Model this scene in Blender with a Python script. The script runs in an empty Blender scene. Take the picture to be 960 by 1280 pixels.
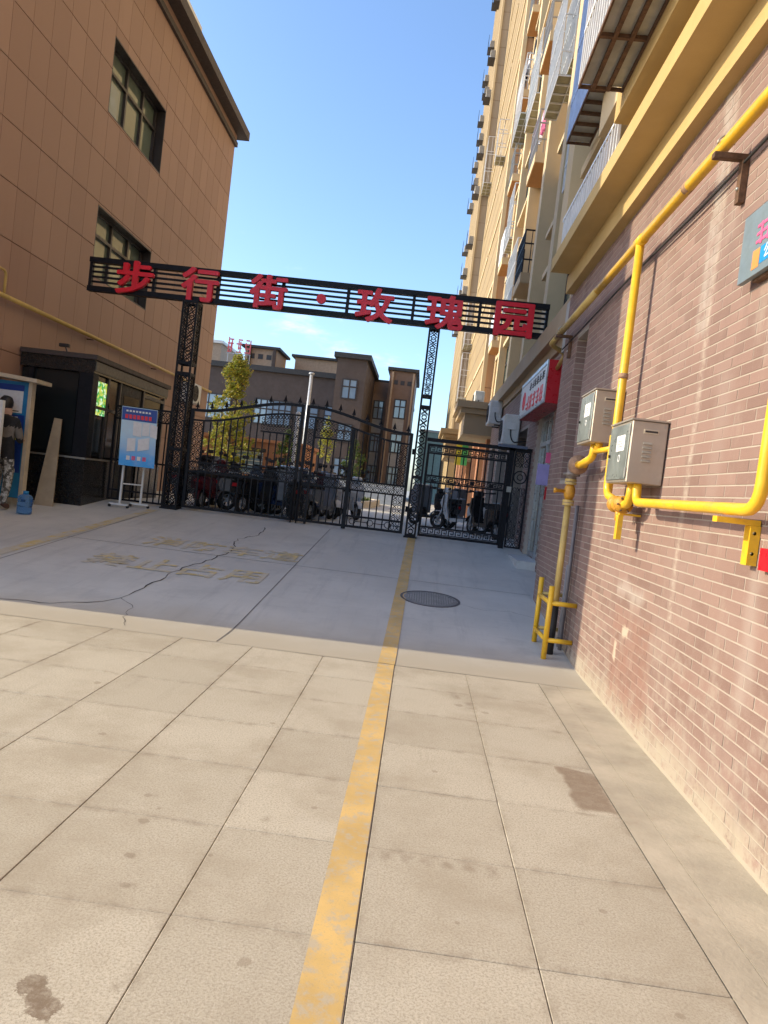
import bpy, bmesh, math, random
from mathutils import Vector, Matrix
random.seed(7)
sc = bpy.context.scene
col = sc.collection
R = math.radians
PI = math.pi

# ------------------------------------------------------------------ camera
cam_d = bpy.data.cameras.new('camera')
cam = bpy.data.objects.new('camera', cam_d)
col.objects.link(cam)
cam_d.sensor_fit = 'HORIZONTAL'
cam_d.sensor_width = 36.0
cam_d.lens = 33.26
cam_d.clip_start = 0.05
cam_d.clip_end = 3000
CR = ((0.99182551, 0.11864058, -0.04697422), (0.05064758, -0.02813755, 0.99832014), (0.11711954, -0.99253851, -0.03391639))
rot = Matrix([[CR[i][0], -CR[i][1], -CR[i][2]] for i in range(3)])
cam.matrix_world = Matrix.Translation((0, 0, 1.45)) @ rot.to_4x4()
sc.camera = cam

# ------------------------------------------------------------------ sky and sun (low sun from the left of the alley)
SUN_EL, SUN_AZ = 25.0, 1.5
world = bpy.data.worlds.new('World')
sc.world = world
world.use_nodes = True
nt = world.node_tree
bg = nt.nodes['Background']
sky = nt.nodes.new('ShaderNodeTexSky')
sky.sky_type = 'NISHITA'
sky.sun_disc = False
sky.sun_elevation = R(SUN_EL)
sky.sun_rotation = R(270.0 - SUN_AZ)
sky.air_density = 1.0
sky.dust_density = 1.4
sky.ozone_density = 4.0
# thin scattered clouds in a noise over the whole sky
tc = nt.nodes.new('ShaderNodeTexCoord')
sep = nt.nodes.new('ShaderNodeSeparateXYZ'); nt.links.new(tc.outputs['Generated'], sep.inputs[0])
zz = nt.nodes.new('ShaderNodeMath'); zz.operation = 'ADD'; zz.inputs[1].default_value = 0.12
nt.links.new(sep.outputs['Z'], zz.inputs[0])
dv = nt.nodes.new('ShaderNodeVectorMath'); dv.operation = 'DIVIDE'
cmb = nt.nodes.new('ShaderNodeCombineXYZ')
for i in range(3): nt.links.new(zz.outputs[0], cmb.inputs[i])
nt.links.new(tc.outputs['Generated'], dv.inputs[0]); nt.links.new(cmb.outputs[0], dv.inputs[1])
cn = nt.nodes.new('ShaderNodeTexNoise'); cn.inputs['Scale'].default_value = 1.15
cn.inputs['Detail'].default_value = 9; cn.inputs['Roughness'].default_value = 0.62
cmap = nt.nodes.new('ShaderNodeMapping'); cmap.inputs['Location'].default_value = (2.543, -0.446, 0.097)
nt.links.new(dv.outputs[0], cmap.inputs[0]); nt.links.new(cmap.outputs[0], cn.inputs['Vector'])
cr = nt.nodes.new('ShaderNodeMapRange'); cr.interpolation_type = 'SMOOTHSTEP'
cr.inputs['From Min'].default_value = 0.575; cr.inputs['From Max'].default_value = 0.78
cr.inputs['To Max'].default_value = 0.75
nt.links.new(cn.outputs['Fac'], cr.inputs['Value'])
mx = nt.nodes.new('ShaderNodeMix'); mx.data_type = 'RGBA'
nt.links.new(cr.outputs[0], mx.inputs['Factor']); nt.links.new(sky.outputs[0], mx.inputs['A'])
mx.inputs['B'].default_value = (4.6, 4.8, 5.2, 1)
nt.links.new(mx.outputs['Result'], bg.inputs['Color'])
bg.inputs['Strength'].default_value = 0.13
sun_d = bpy.data.lights.new('sun', 'SUN')
sun_d.energy = 2.0
sun_d.angle = R(0.53)
sun_d.color = (1.0, 0.875, 0.62)
sun = bpy.data.objects.new('sun', sun_d)
col.objects.link(sun)
ldir = Vector((math.cos(R(SUN_EL)) * math.cos(R(SUN_AZ)), math.cos(R(SUN_EL)) * math.sin(R(SUN_AZ)), -math.sin(R(SUN_EL))))
sun.rotation_euler = ldir.to_track_quat('-Z', 'Y').to_euler()
sun.location = (-20, 0, 20)
sc.view_settings.view_transform = 'Standard'
sc.view_settings.look = 'None'
sc.view_settings.exposure = 1.48
sc.view_settings.gamma = 1.0
sc.view_settings.use_curve_mapping = False

# ------------------------------------------------------------------ helpers
class MB:
    def __init__(s): s.v = []; s.f = []; s.m = []; s.cur = 0
    def add(s, vs, fs):
        b = len(s.v); s.v += [tuple(p) for p in vs]
        for f in fs: s.f.append(tuple(i + b for i in f)); s.m.append(s.cur)
        return s
    def box(s, x0, x1, y0, y1, z0, z1):
        if x0 > x1: x0, x1 = x1, x0
        if y0 > y1: y0, y1 = y1, y0
        if z0 > z1: z0, z1 = z1, z0
        return s.add([(x0,y0,z0),(x1,y0,z0),(x1,y1,z0),(x0,y1,z0),(x0,y0,z1),(x1,y0,z1),(x1,y1,z1),(x0,y1,z1)],
                     [(0,3,2,1),(4,5,6,7),(0,1,5,4),(1,2,6,5),(2,3,7,6),(3,0,4,7)])
    def obox(s, mat, sx, sy, sz):
        c = [(-1,-1,-1),(1,-1,-1),(1,1,-1),(-1,1,-1),(-1,-1,1),(1,-1,1),(1,1,1),(-1,1,1)]
        return s.add([mat @ Vector((a*sx/2, b*sy/2, d*sz/2)) for a, b, d in c],
                     [(0,3,2,1),(4,5,6,7),(0,1,5,4),(1,2,6,5),(2,3,7,6),(3,0,4,7)])
    def bevbox(s, x0, x1, y0, y1, z0, z1, b):
        # box with its vertical and top edges chamfered
        pts = lambda e: [(x0+e,y0),(x1-e,y0),(x1,y0+e),(x1,y1-e),(x1-e,y1),(x0+e,y1),(x0,y1-e),(x0,y0+e)]
        lv = [(0, b, z0), (b, b, z0), (0, b, z0+b), (0, b, z1-b), (b, b, z1)]
        rings = []
        for ins, e, z in ((b, b, z0), (0, b, z0+b), (0, b, z1-b), (b, b, z1)):
            r = []
            for (px, py) in pts(e):
                cx, cy = (x0+x1)/2, (y0+y1)/2
                r.append((px - math.copysign(ins, px-cx)*(1 if abs(px-cx) > 1e-6 else 0), py - math.copysign(ins, py-cy), z))
            rings.append(r)
        vs = [p for r in rings for p in r]
        fs = [tuple(range(7, -1, -1)), tuple(24+i for i in range(8))]
        for k in range(3):
            for i in range(8):
                j = (i+1) % 8
                fs.append((k*8+i, k*8+j, (k+1)*8+j, (k+1)*8+i))
        return s.add(vs, fs)
    def tube(s, pts, r, n=10, closed=False, cap=True):
        pts = [Vector(p) for p in pts]
        N = len(pts)
        rs = r if isinstance(r, (list, tuple)) else [r]*N
        vs = []; up = None
        for i, p in enumerate(pts):
            if closed: d = pts[(i+1) % N] - pts[i-1]
            else: d = pts[min(i+1, N-1)] - pts[max(i-1, 0)]
            d.normalize()
            if up is None:
                a = Vector((0,0,1)) if abs(d.z) < .9 else Vector((1,0,0))
                u = d.cross(a).normalized()
            else:
                u = (up - d*up.dot(d)).normalized()
            up = u; w = d.cross(u)
            for k in range(n):
                t = 2*PI*k/n
                vs.append(p + (u*math.cos(t) + w*math.sin(t))*rs[i])
        fs = []
        for i in range(N if closed else N-1):
            j = (i+1) % N
            for k in range(n):
                l = (k+1) % n
                fs.append((i*n+k, i*n+l, j*n+l, j*n+k))
        if cap and not closed:
            fs.append(tuple(range(n-1, -1, -1))); fs.append(tuple((N-1)*n+k for k in range(n)))
        return s.add(vs, fs)
    def bar(s, p, q, w, h=None, up=(0,0,1)):
        p = Vector(p); q = Vector(q); h = h or w
        d = (q-p); L = d.length; d.normalize()
        a = Vector(up)
        if abs(d.dot(a)) > .95: a = Vector((0,1,0))
        u = d.cross(a).normalized(); v = u.cross(d)
        vs = []
        for e in (p, q):
            for a1, b1 in ((-1,-1),(1,-1),(1,1),(-1,1)): vs.append(e + u*w/2*a1 + v*h/2*b1)
        return s.add(vs, [(0,1,2,3),(7,6,5,4),(0,4,5,1),(1,5,6,2),(2,6,7,3),(3,7,4,0)])
    def ring(s, c, rad, w, d, n=10, ax='y'):
        # flat ring (square section) lying in the plane across axis ax
        vs = []
        for k in range(n):
            t = 2*PI*k/n
            for rr, dd in ((rad-w/2,-d/2),(rad+w/2,-d/2),(rad+w/2,d/2),(rad-w/2,d/2)):
                a, b = rr*math.cos(t), rr*math.sin(t)
                vs.append((c[0]+a, c[1]+dd, c[2]+b) if ax == 'y' else ((c[0]+dd, c[1]+a, c[2]+b) if ax == 'x' else (c[0]+a, c[1]+b, c[2]+dd)))
        fs = []
        for k in range(n):
            l = (k+1) % n
            for q in range(4):
                fs.append((k*4+q, k*4+(q+1) % 4, l*4+(q+1) % 4, l*4+q))
        return s.add(vs, fs)
    def prism(s, poly, a0, a1, ax='y'):
        # poly of (u,v): ax y -> (x,z) ; ax x -> (y,z) ; ax z -> (x,y)
        n = len(poly)
        mk = {'y': lambda u, v, a: (u, a, v), 'x': lambda u, v, a: (a, u, v), 'z': lambda u, v, a: (u, v, a)}[ax]
        vs = [mk(u, v, a0) for u, v in poly] + [mk(u, v, a1) for u, v in poly]
        fs = [tuple(range(n)), tuple(range(2*n-1, n-1, -1))]
        for i in range(n):
            j = (i+1) % n
            fs.append((i, i+n, j+n, j))
        return s.add(vs, fs)
    def lathe(s, prof, n=14, origin=(0,0,0), ax='z'):
        vs = []
        for r, h in prof:
            for k in range(n):
                t = 2*PI*k/n; a, b = r*math.cos(t), r*math.sin(t)
                vs.append((origin[0]+a, origin[1]+b, origin[2]+h) if ax == 'z' else ((origin[0]+a, origin[1]+h, origin[2]+b) if ax == 'y' else (origin[0]+h, origin[1]+a, origin[2]+b)))
        fs = []
        for i in range(len(prof)-1):
            for k in range(n):
                l = (k+1) % n
                fs.append((i*n+k, i*n+l, (i+1)*n+l, (i+1)*n+k))
        fs.append(tuple(range(n-1, -1, -1))); fs.append(tuple((len(prof)-1)*n+k for k in range(n)))
        return s.add(vs, fs)
    def quad(s, a, b, c, d): return s.add([a, b, c, d], [(0,1,2,3)])
    def mesh(s, name, mats, smooth=False):
        me = bpy.data.meshes.new(name)
        me.from_pydata(s.v, [], s.f)
        bm = bmesh.new(); bm.from_mesh(me)
        bmesh.ops.recalc_face_normals(bm, faces=bm.faces)
        bm.to_mesh(me); bm.free()
        if not isinstance(mats, (list, tuple)): mats = [mats]
        for m in mats: me.materials.append(m)
        if len(mats) > 1: me.polygons.foreach_set('material_index', s.m)
        if smooth: me.polygons.foreach_set('use_smooth', [True]*len(me.polygons))
        me.update()
        return me
    def build(s, name, mats, parent=None, smooth=False, label=None, cat=None, group=None, kind=None):
        return link(name, s.mesh(name, mats, smooth), parent, label, cat, group, kind)

def link(name, data, parent=None, label=None, cat=None, group=None, kind=None, loc=None):
    o = bpy.data.objects.new(name, data)
    col.objects.link(o)
    if parent is not None:
        o.parent = parent
        if parent.get('world_build'): o.matrix_parent_inverse = parent.matrix_basis.inverted()
    if loc is not None: o.location = loc
    if label: o['label'] = label
    if cat: o['category'] = cat
    if group: o['group'] = group
    if kind: o['kind'] = kind
    return o

def thing(name, label, cat, loc=(0,0,0), rz=0, group=None, kind=None):
    o = link(name, None, None, label, cat, group, kind)
    o.location = loc; o.rotation_euler = (0,0,rz)
    o.empty_display_size = .2
    return o

def copy_tree(o, parent=None, matmap=None):
    c = o.copy(); col.objects.link(c); c.parent = parent
    if matmap and c.data is not None and c.data.materials and c.data.materials[0].name in matmap:
        c.material_slots[0].link = 'OBJECT'
        c.material_slots[0].material = matmap[c.data.materials[0].name]
    for ch in list(o.children): copy_tree(ch, c, matmap)
    return c

def rpath(pts, rad, n=5):
    pts = [Vector(p) for p in pts]
    out = [pts[0]]
    for i in range(1, len(pts)-1):
        a, b, c = pts[i-1], pts[i], pts[i+1]
        d1 = (a-b).normalized(); d2 = (c-b).normalized()
        r = min(rad, (a-b).length*.49, (c-b).length*.49)
        p, q = b+d1*r, b+d2*r
        for k in range(n+1):
            t = k/n
            out.append(p*(1-t)**2 + b*2*t*(1-t) + q*t*t)
    out.append(pts[-1])
    return out

# --- materials
class NT:
    def __init__(s, name):
        s.m = bpy.data.materials.new(name); s.m.use_nodes = True
        s.t = s.m.node_tree; s.p = s.t.nodes['Principled BSDF']
        s._pos = None
    def n(s, typ, **kw):
        x = s.t.nodes.new(typ)
        for k, v in kw.items(): setattr(x, k, v)
        return x
    def l(s, a, b): s.t.links.new(a, b)
    @property
    def pos(s):
        if s._pos is None: s._pos = s.n('ShaderNodeNewGeometry').outputs['Position']
        return s._pos
    def scaled(s, vec, sc3):
        m = s.n('ShaderNodeMapping'); m.inputs['Scale'].default_value = sc3; s.l(vec, m.inputs[0]); return m.outputs[0]
    def noise(s, scale, detail=4, rough=.55, vec=None, lo=0., hi=1., distort=0):
        x = s.n('ShaderNodeTexNoise'); x.inputs['Scale'].default_value = scale
        x.inputs['Detail'].default_value = detail; x.inputs['Roughness'].default_value = rough; x.inputs['Distortion'].default_value = distort
        s.l(vec if vec is not None else s.pos, x.inputs['Vector'])
        if (lo, hi) == (0., 1.): return x.outputs['Fac']
        return s.ramp(x.outputs['Fac'], lo, hi)
    def ramp(s, v, lo, hi, a=0., b=1., smooth=True):
        x = s.n('ShaderNodeMapRange')
        if smooth: x.interpolation_type = 'SMOOTHSTEP'
        x.inputs['From Min'].default_value = lo; x.inputs['From Max'].default_value = hi
        x.inputs['To Min'].default_value = a; x.inputs['To Max'].default_value = b
        s.l(v, x.inputs['Value']); return x.outputs[0]
    def math(s, op, a, b=None):
        x = s.n('ShaderNodeMath', operation=op)
        for i, v in enumerate((a, b)):
            if v is None: continue
            if isinstance(v, (int, float)): x.inputs[i].default_value = v
            else: s.l(v, x.inputs[i])
        return x.outputs[0]
    def mix(s, fac, a, b, blend='MIX'):
        x = s.n('ShaderNodeMix', data_type='RGBA', blend_type=blend)
        if isinstance(fac, (int, float)): x.inputs['Factor'].default_value = fac
        else: s.l(fac, x.inputs['Factor'])
        for k, v in (('A', a), ('B', b)):
            if isinstance(v, (tuple, list)): x.inputs[k].default_value = (v[0], v[1], v[2], 1)
            else: s.l(v, x.inputs[k])
        return x.outputs['Result']
    def bump(s, h, strength=.3, dist=.01):
        b = s.n('ShaderNodeBump'); b.inputs['Strength'].default_value = strength; b.inputs['Distance'].default_value = dist
        s.l(h, b.inputs['Height']); s.l(b.outputs[0], s.p.inputs['Normal'])
    def base(s, c):
        if isinstance(c, (tuple, list)): s.p.inputs['Base Color'].default_value = (c[0], c[1], c[2], 1)
        else: s.l(c, s.p.inputs['Base Color'])
    def set(s, **kw):
        for k, v in kw.items(): s.p.inputs[k.replace('_', ' ')].default_value = v
    def boxmask(s, rng, soft=.05, wob=.08, wscale=3.):
        # soft box in world space; rng: dict axis -> (lo,hi)
        if wob:
            nz = s.n('ShaderNodeTexNoise'); nz.inputs['Scale'].default_value = wscale; nz.inputs['Detail'].default_value = 5
            s.l(s.pos, nz.inputs['Vector'])
            sb = s.n('ShaderNodeVectorMath', operation='SUBTRACT'); s.l(nz.outputs['Color'], sb.inputs[0]); sb.inputs[1].default_value = (.5,.5,.5)
            ms = s.n('ShaderNodeVectorMath', operation='SCALE'); s.l(sb.outputs[0], ms.inputs[0]); ms.inputs['Scale'].default_value = wob*2
            ad = s.n('ShaderNodeVectorMath', operation='ADD'); s.l(s.pos, ad.inputs[0]); s.l(ms.outputs[0], ad.inputs[1]); P = ad.outputs[0]
        else: P = s.pos
        sp = s.n('ShaderNodeSeparateXYZ'); s.l(P, sp.inputs[0])
        out = None
        for ax, (lo, hi) in rng.items():
            a = s.ramp(sp.outputs[ax.upper()], lo-soft, lo+soft)
            b = s.ramp(sp.outputs[ax.upper()], hi-soft, hi+soft, 1., 0.)
            v = s.math('MULTIPLY', a, b)
            out = v if out is None else s.math('MULTIPLY', out, v)
        return out

def M(name, c, rough=.6, metal=0., var=.12, scale=6., bump=0., bscale=60., spec=None, dirt=0., dirtc=(.12,.09,.06)):
    m = NT(name)
    nz = m.noise(scale, 6, .6)
    cc = m.mix(m.ramp(nz, .25, .75), tuple(x*(1-var) for x in c), tuple(min(1, x*(1+var)) for x in c))
    if dirt:
        d = m.noise(scale*2.7, 8, .7, lo=.52, hi=.72)
        cc = m.mix(m.math('MULTIPLY', d, dirt), cc, dirtc)
    m.base(cc)
    m.set(Roughness=rough, Metallic=metal)
    rr = m.ramp(m.noise(scale*3, 5, .6), .3, .7, max(.02, rough-.1), min(1, rough+.1)); m.l(rr, m.p.inputs['Roughness'])
    if spec is not None: m.p.inputs['Specular IOR Level'].default_value = spec
    if bump: m.bump(m.noise(bscale, 5, .6), bump, .01)
    return m.m

def glass(name, c, rough=.06, ior=1.9):
    m = NT(name); m.base(m.mix(m.noise(.9, 3), tuple(x*.6 for x in c), tuple(x*1.4 for x in c)))
    m.set(Roughness=rough, IOR=ior); m.bump(m.noise(.8, 2), .05, .03); return m.m

# granite paving
def granite():
    m = NT('granite_paver')
    oi = m.n('ShaderNodeObjectInfo')
    c = m.mix(m.ramp(oi.outputs['Random'], 0, 1), (.462,.405,.31), (.545,.482,.375))
    sp = m.noise(120, 5, .8, lo=.42, hi=.66)
    c = m.mix(m.math('MULTIPLY', sp, .8), c, (.255,.21,.155))
    sp2 = m.noise(110, 4, .8, lo=.54, hi=.68)
    c = m.mix(m.math('MULTIPLY', sp2, .5), c, (.66,.6,.5))
    big = m.noise(1.1, 8, .68, lo=.42, hi=.68)
    c = m.mix(m.math('MULTIPLY', big, .65), c, (.32,.262,.185))
    lt = m.noise(2.3, 7, .7, lo=.55, hi=.75)
    c = m.mix(m.math('MULTIPLY', lt, .35), c, (.52,.47,.39))
    # dirt gathered along the joints
    ob = m.n('ShaderNodeTexCoord').outputs['Object']
    sx = m.n('ShaderNodeSeparateXYZ'); m.l(ob, sx.inputs[0])
    ex = m.math('MAXIMUM', m.math('ABSOLUTE', sx.outputs['X']), m.math('ABSOLUTE', sx.outputs['Y']))
    jd = m.math('MULTIPLY', m.ramp(ex, .255, .302), m.noise(9, 7, .7, lo=.4, hi=.66))
    c = m.mix(m.math('MULTIPLY', jd, .55), c, (.25,.195,.135))
    # tyre and foot scuffs, drawn out along the alley
    tv = m.scaled(m.pos, (7.5, .8, 1))
    tm = m.noise(1.0, 6, .65, vec=tv, lo=.58, hi=.75)
    c = m.mix(m.math('MULTIPLY', tm, .28), c, (.28,.23,.17))
    st = m.noise(7.5, 8, .7, lo=.64, hi=.74)
    c = m.mix(m.math('MULTIPLY', st, .6), c, (.21,.155,.105))
    dr = m.boxmask({'x': (.95,1.15), 'y': (3.47,4.0)}, .02, .075, 6)
    sg = m.noise(13, 9, .75, lo=.36, hi=.6)
    c = m.mix(m.math('MULTIPLY', m.math('MULTIPLY', dr, m.ramp(sg, 0, 1, .75, .95)), .85), c, (.2,.135,.085))
    def blob(cx, cy, r):
        d = m.n('ShaderNodeVectorMath', operation='DISTANCE'); m.l(m.pos, d.inputs[0]); d.inputs[1].default_value = (cx, cy, 0)
        dd = m.math('ADD', d.outputs['Value'], m.math('MULTIPLY', m.math('SUBTRACT', m.noise(26, 7, .68), .5), r*2.4))
        return m.ramp(dd, r*.9, r*1.05, 1., 0.)
    b1 = m.math('MAXIMUM', m.math('MAXIMUM', blob(-.885, 1.835, .04), blob(-.81, 1.765, .042)), blob(-.85, 1.80, .036))
    for (bx_, by_, br_) in ((-.84,2.34,.02), (-.9,2.52,.024), (-.95,2.78,.026), (-1.02,3.0,.02), (-.93,2.9,.013), (.73,1.9,.028), (.60,1.84,.012), (-.35,2.05,.024), (-.62,2.6,.013), (-1.5,3.6,.022),
                            (-.3,3.1,.016), (.25,3.7,.02), (.85,2.6,.018), (.45,4.95,.035), (.62,4.85,.03), (.3,2.4,.012), (-1.9,4.4,.03), (-.7,4.1,.02), (.95,2.1,.016)):
        c = m.mix(m.math('MULTIPLY', blob(bx_, by_, br_*.85), .38), c, (.19,.135,.085))
    c = m.mix(m.math('MULTIPLY', b1, m.ramp(sg, 0, 1, .5, .9)), c, (.17,.115,.07))
    for (x0, x1, y0, y1) in ((-.83,-.81,2.32,2.36), (-.9,-.88,2.5,2.56), (-.96,-.94,2.75,2.8), (-.68,-.66,1.86,1.9),
                             (.5,.55,4.9,5.05), (.7,.78,1.86,1.97), (.02,.06,2.74,2.80), (.1,.14,2.74,2.8), (.18,.22,2.74,2.8), (.26,.3,2.74,2.8), (.35,.39,2.75,2.8), (.44,.48,2.73,2.8), (.4,.47,5.1,5.2), (-.5,-.46,2.9,2.95), (-1.0,-.97,3.0,3.03)):
        b = m.boxmask({'x': (x0,x1), 'y': (y0,y1)}, .02, .03, 16)
        c = m.mix(m.math('MULTIPLY', m.math('MULTIPLY', b, sg), .55), c, (.2,.145,.095))
    m.base(c); m.set(Roughness=.75)
    m.bump(m.noise(240, 3, .6), .25, .003)
    return m.m

def concrete():
    m = NT('ramp_concrete')
    a = m.noise(.8, 7, .62, lo=.3, hi=.72)
    c = m.mix(a, (.475,.455,.41), (.565,.54,.485))
    st = m.n('ShaderNodeMapping'); st.inputs['Scale'].default_value = (1.2, 9, 1); m.l(m.pos, st.inputs[0])
    b = m.noise(1.6, 6, .6, vec=st.outputs[0], lo=.5, hi=.8)
    c = m.mix(m.math('MULTIPLY', b, .35), c, (.39,.37,.35))
    d = m.noise(9, 6, .7, lo=.6, hi=.75)
    c = m.mix(m.math('MULTIPLY', d, .35), c, (.35,.32,.3))
    tv = m.scaled(m.pos, (6, .55, 1)); tm = m.noise(1.0, 7, .68, vec=tv, lo=.5, hi=.72)
    c = m.mix(m.math('MULTIPLY', tm, .4), c, (.33,.32,.3))
    pt = m.noise(2.1, 8, .7, lo=.52, hi=.68)
    c = m.mix(m.math('MULTIPLY', pt, .35), c, (.36,.35,.325))
    # dust blown off the paving over the first metre of the ramp
    du = m.boxmask({'y': (5.0, 6.55)}, .6, .35, 2)
    c = m.mix(m.math('MULTIPLY', du, .95), c, (.40,.345,.265))
    m.base(c); m.set(Roughness=.8); m.bump(m.noise(70, 5, .65), .2, .006)
    return m.m

def paint(name, c, wear=.5, ws=14, under=(.43,.375,.29)):
    m = NT(name)
    w = m.noise(ws, 9, .72, lo=wear-.06, hi=wear+.1)
    w2 = m.noise(120, 3, .6, lo=.55, hi=.68)
    cc = m.mix(m.noise(3, 5, lo=.3, hi=.7), tuple(x*.85 for x in c), tuple(min(1,x*1.12) for x in c))
    cc = m.mix(m.math('MULTIPLY', w, .8), cc, under)
    cc = m.mix(m.math('MULTIPLY', w2, .35), cc, (.36,.29,.2))
    m.base(cc); m.set(Roughness=.75); m.bump(m.noise(200, 3), .2, .003)
    return m.m

def brickmat(name, mortar=False):
    m = NT(name)
    if mortar:
        c = m.mix(m.noise(12, 5), (.31,.26,.22), (.42,.355,.295))
    else:
        oi = m.n('ShaderNodeObjectInfo'); ge = m.n('ShaderNodeNewGeometry')
        r = m.math('FRACT', m.math('ADD', oi.outputs['Random'], ge.outputs['Random Per Island']))
        c = m.mix(m.ramp(r, 0, 1, smooth=False), (.175,.104,.085), (.25,.155,.128))
        c = m.mix(m.noise(1.4, 6, .65, lo=.45, hi=.75), c, (.24,.16,.135))
        g = m.noise(260, 2, .6, lo=.45, hi=.7)
        c = m.mix(m.math('MULTIPLY', g, .3), c, (.36,.25,.21))
        vs = m.n('ShaderNodeMapping'); vs.inputs['Scale'].default_value = (60, 60, 9); m.l(m.pos, vs.inputs[0])
        sm = m.noise(1.0, 5, .7, vec=vs.outputs[0], lo=.64, hi=.74)
        c = m.mix(m.math('MULTIPLY', sm, .5), c, (.5,.41,.32))
    # lime bloom and mortar smears towards the foot of the wall
    foot = m.boxmask({'z': (-.3, .17)}, .12, .13, 4.5)
    c = m.mix(m.math('MULTIPLY', m.math('MULTIPLY', foot, m.noise(11, 8, .72, lo=.3, hi=.55)), .85), c, (.36,.31,.24))
    f2 = m.math('MULTIPLY', m.boxmask({'z': (-.3, .75)}, .35, .3, 2.2), m.noise(7, 7, .7, lo=.45, hi=.66))
    c = m.mix(m.math('MULTIPLY', f2, .5), c, (.34,.285,.235))
    # pale run-off streaks
    s1 = m.boxmask({'y': (4.33, 4.385), 'z': (.85, 4.2)}, .03, .03, 1.5)
    c = m.mix(m.math('MULTIPLY', s1, m.noise(16, 6, .7, lo=.3, hi=.8)), c, (.44,.38,.32))
    s2 = m.boxmask({'y': (4.38, 4.54), 'z': (2.6, 4.2)}, .05, .04, 2)
    c = m.mix(m.math('MULTIPLY', m.math('MULTIPLY', s2, m.noise(10, 8, .7, lo=.3, hi=.6)), .7), c, (.37,.32,.28))
    for (y0, y1, z0, z1, k) in ((4.85,5.5,.88,.96,.6), (3.28,3.4,.6,1.3,.3), (3.9,4.05,1.3,2.3,.12)):
        b = m.boxmask({'y': (y0,y1), 'z': (z0,z1)}, .06, .09, 5)
        c = m.mix(m.math('MULTIPLY', b, k), c, (.40,.35,.31))
    wv = m.scaled(m.pos, (1, 2.2, .8)); wz = m.noise(1.3, 8, .7, vec=wv, lo=.54, hi=.72)
    c = m.mix(m.math('MULTIPLY', wz, .42), c, (.35,.295,.245))
    dk = m.noise(1.7, 8, .7, vec=m.scaled(m.pos, (1, 1.3, .5)), lo=.56, hi=.72)
    c = m.mix(m.math('MULTIPLY', dk, .3), c, (.13,.085,.075))
    # scrubbed red patch where a bill was torn off, with white paste left on it
    rp = m.boxmask({'y': (4.6,5.45), 'z': (.1,.76)}, .07, .09, 4)
    c = m.mix(m.math('MULTIPLY', m.math('MULTIPLY', rp, m.noise(8, 8, .7, lo=.25, hi=.6)), .55), c, (.23,.11,.08))
    for (y0, y1, z0, z1) in ((5.1,5.24,.58,.66), (5.33,5.39,.38,.52)):
        b = m.boxmask({'y': (y0,y1), 'z': (z0,z1)}, .02, .05, 9)
        c = m.mix(m.math('MULTIPLY', b, .8), c, (.48,.40,.31))
    m.base(c); m.set(Roughness=.78 if not mortar else .9)
    m.bump(m.noise(180, 4, .65), .25, .004)
    return m.m

MAT = {}
MAT['granite'] = granite(); MAT['concrete'] = concrete()
MAT['bed'] = M('joint_mortar', (.12,.1,.078), .9)
MAT['strip'] = M('trowelled_cement', (.425,.365,.275), .85, var=.2, scale=2.3, bump=.3, bscale=40, dirt=.4, dirtc=(.3,.22,.15))
MAT['yline'] = paint('yellow_road_paint', (.60,.40,.145), .535)
MAT['yfaded'] = paint('faded_yellow_road_paint', (.58,.44,.18), .455, 4.5, (.5,.47,.41))
MAT['crack'] = M('crack_dark', (.05,.045,.04), .95)
MAT['joint'] = M('saw_cut', (.14,.13,.12), .95)
MAT['ground'] = M('far_paving', (.40,.375,.33), .85, var=.15, scale=.4, dirt=.3, dirtc=(.25,.23,.2))
MAT['brick'] = brickmat('glazed_brick'); MAT['mortar'] = brickmat('brick_mortar', True)
MAT['ochre'] = M('ochre_render', (.47,.325,.135), .85, var=.07, scale=1.5, bump=.15, bscale=90, dirt=.12, dirtc=(.32,.2,.1))
MAT['cream'] = M('cream_render', (.58,.45,.27), .85, var=.07, scale=1.2, bump=.1)
MAT['beige'] = M('beige_render', (.42,.31,.185), .85, var=.08, scale=.6, bump=.1, dirt=.15, dirtc=(.3,.22,.14))
MAT['beige2'] = M('yellow_beige_render', (.29,.205,.10), .85, var=.06, scale=.6, bump=.1)
MAT['orange'] = M('orange_soffit', (.44,.22,.08), .85, var=.06)
MAT['groove'] = M('facade_groove', (.2,.13,.08), .9)
def brownstone():
    m = NT('brown_stone_panel'); oi = m.n('ShaderNodeObjectInfo')
    c = m.mix(m.ramp(oi.outputs['Random'], 0, 1, smooth=False), (.30,.175,.127), (.345,.207,.152))
    c = m.mix(m.math('MULTIPLY', m.noise(1.2, 7, .65, lo=.45, hi=.72), .3), c, (.30,.18,.13))
    rn = m.noise(1.0, 6, .65, vec=m.scaled(m.pos, (1, 5, .35)), lo=.55, hi=.75)
    c = m.mix(m.math('MULTIPLY', rn, .28), c, (.24,.14,.1))
    c = m.mix(m.math('MULTIPLY', m.noise(160, 3, .6, lo=.45, hi=.7), .2), c, (.42,.28,.2))
    m.base(c); m.set(Roughness=.55); m.bump(m.noise(90, 5), .08, .004); return m.m
MAT['brown'] = brownstone()
MAT['browngap'] = M('panel_joint', (.13,.075,.05), .9)
MAT['eave'] = M('dark_eave', (.06,.045,.04), .6)
MAT['frame'] = M('dark_window_frame', (.035,.028,.027), .4)
MAT['winglass'] = glass('green_window_glass', (.13,.16,.125))
MAT['darkglass'] = glass('dark_booth_glass', (.014,.017,.018), .12, 1.45)
MAT['skyglass'] = glass('sky_tinted_window_glass', (.2,.3,.42), .05, 2.1)  # blue base colour puts the sky's reflection into the panes
MAT['iron'] = M('black_painted_iron', (.007,.007,.01), .5, var=.3, scale=9, spec=.25)
MAT['red'] = M('red_letter_acrylic', (.74,.012,.028), .38, var=.07)
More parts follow.
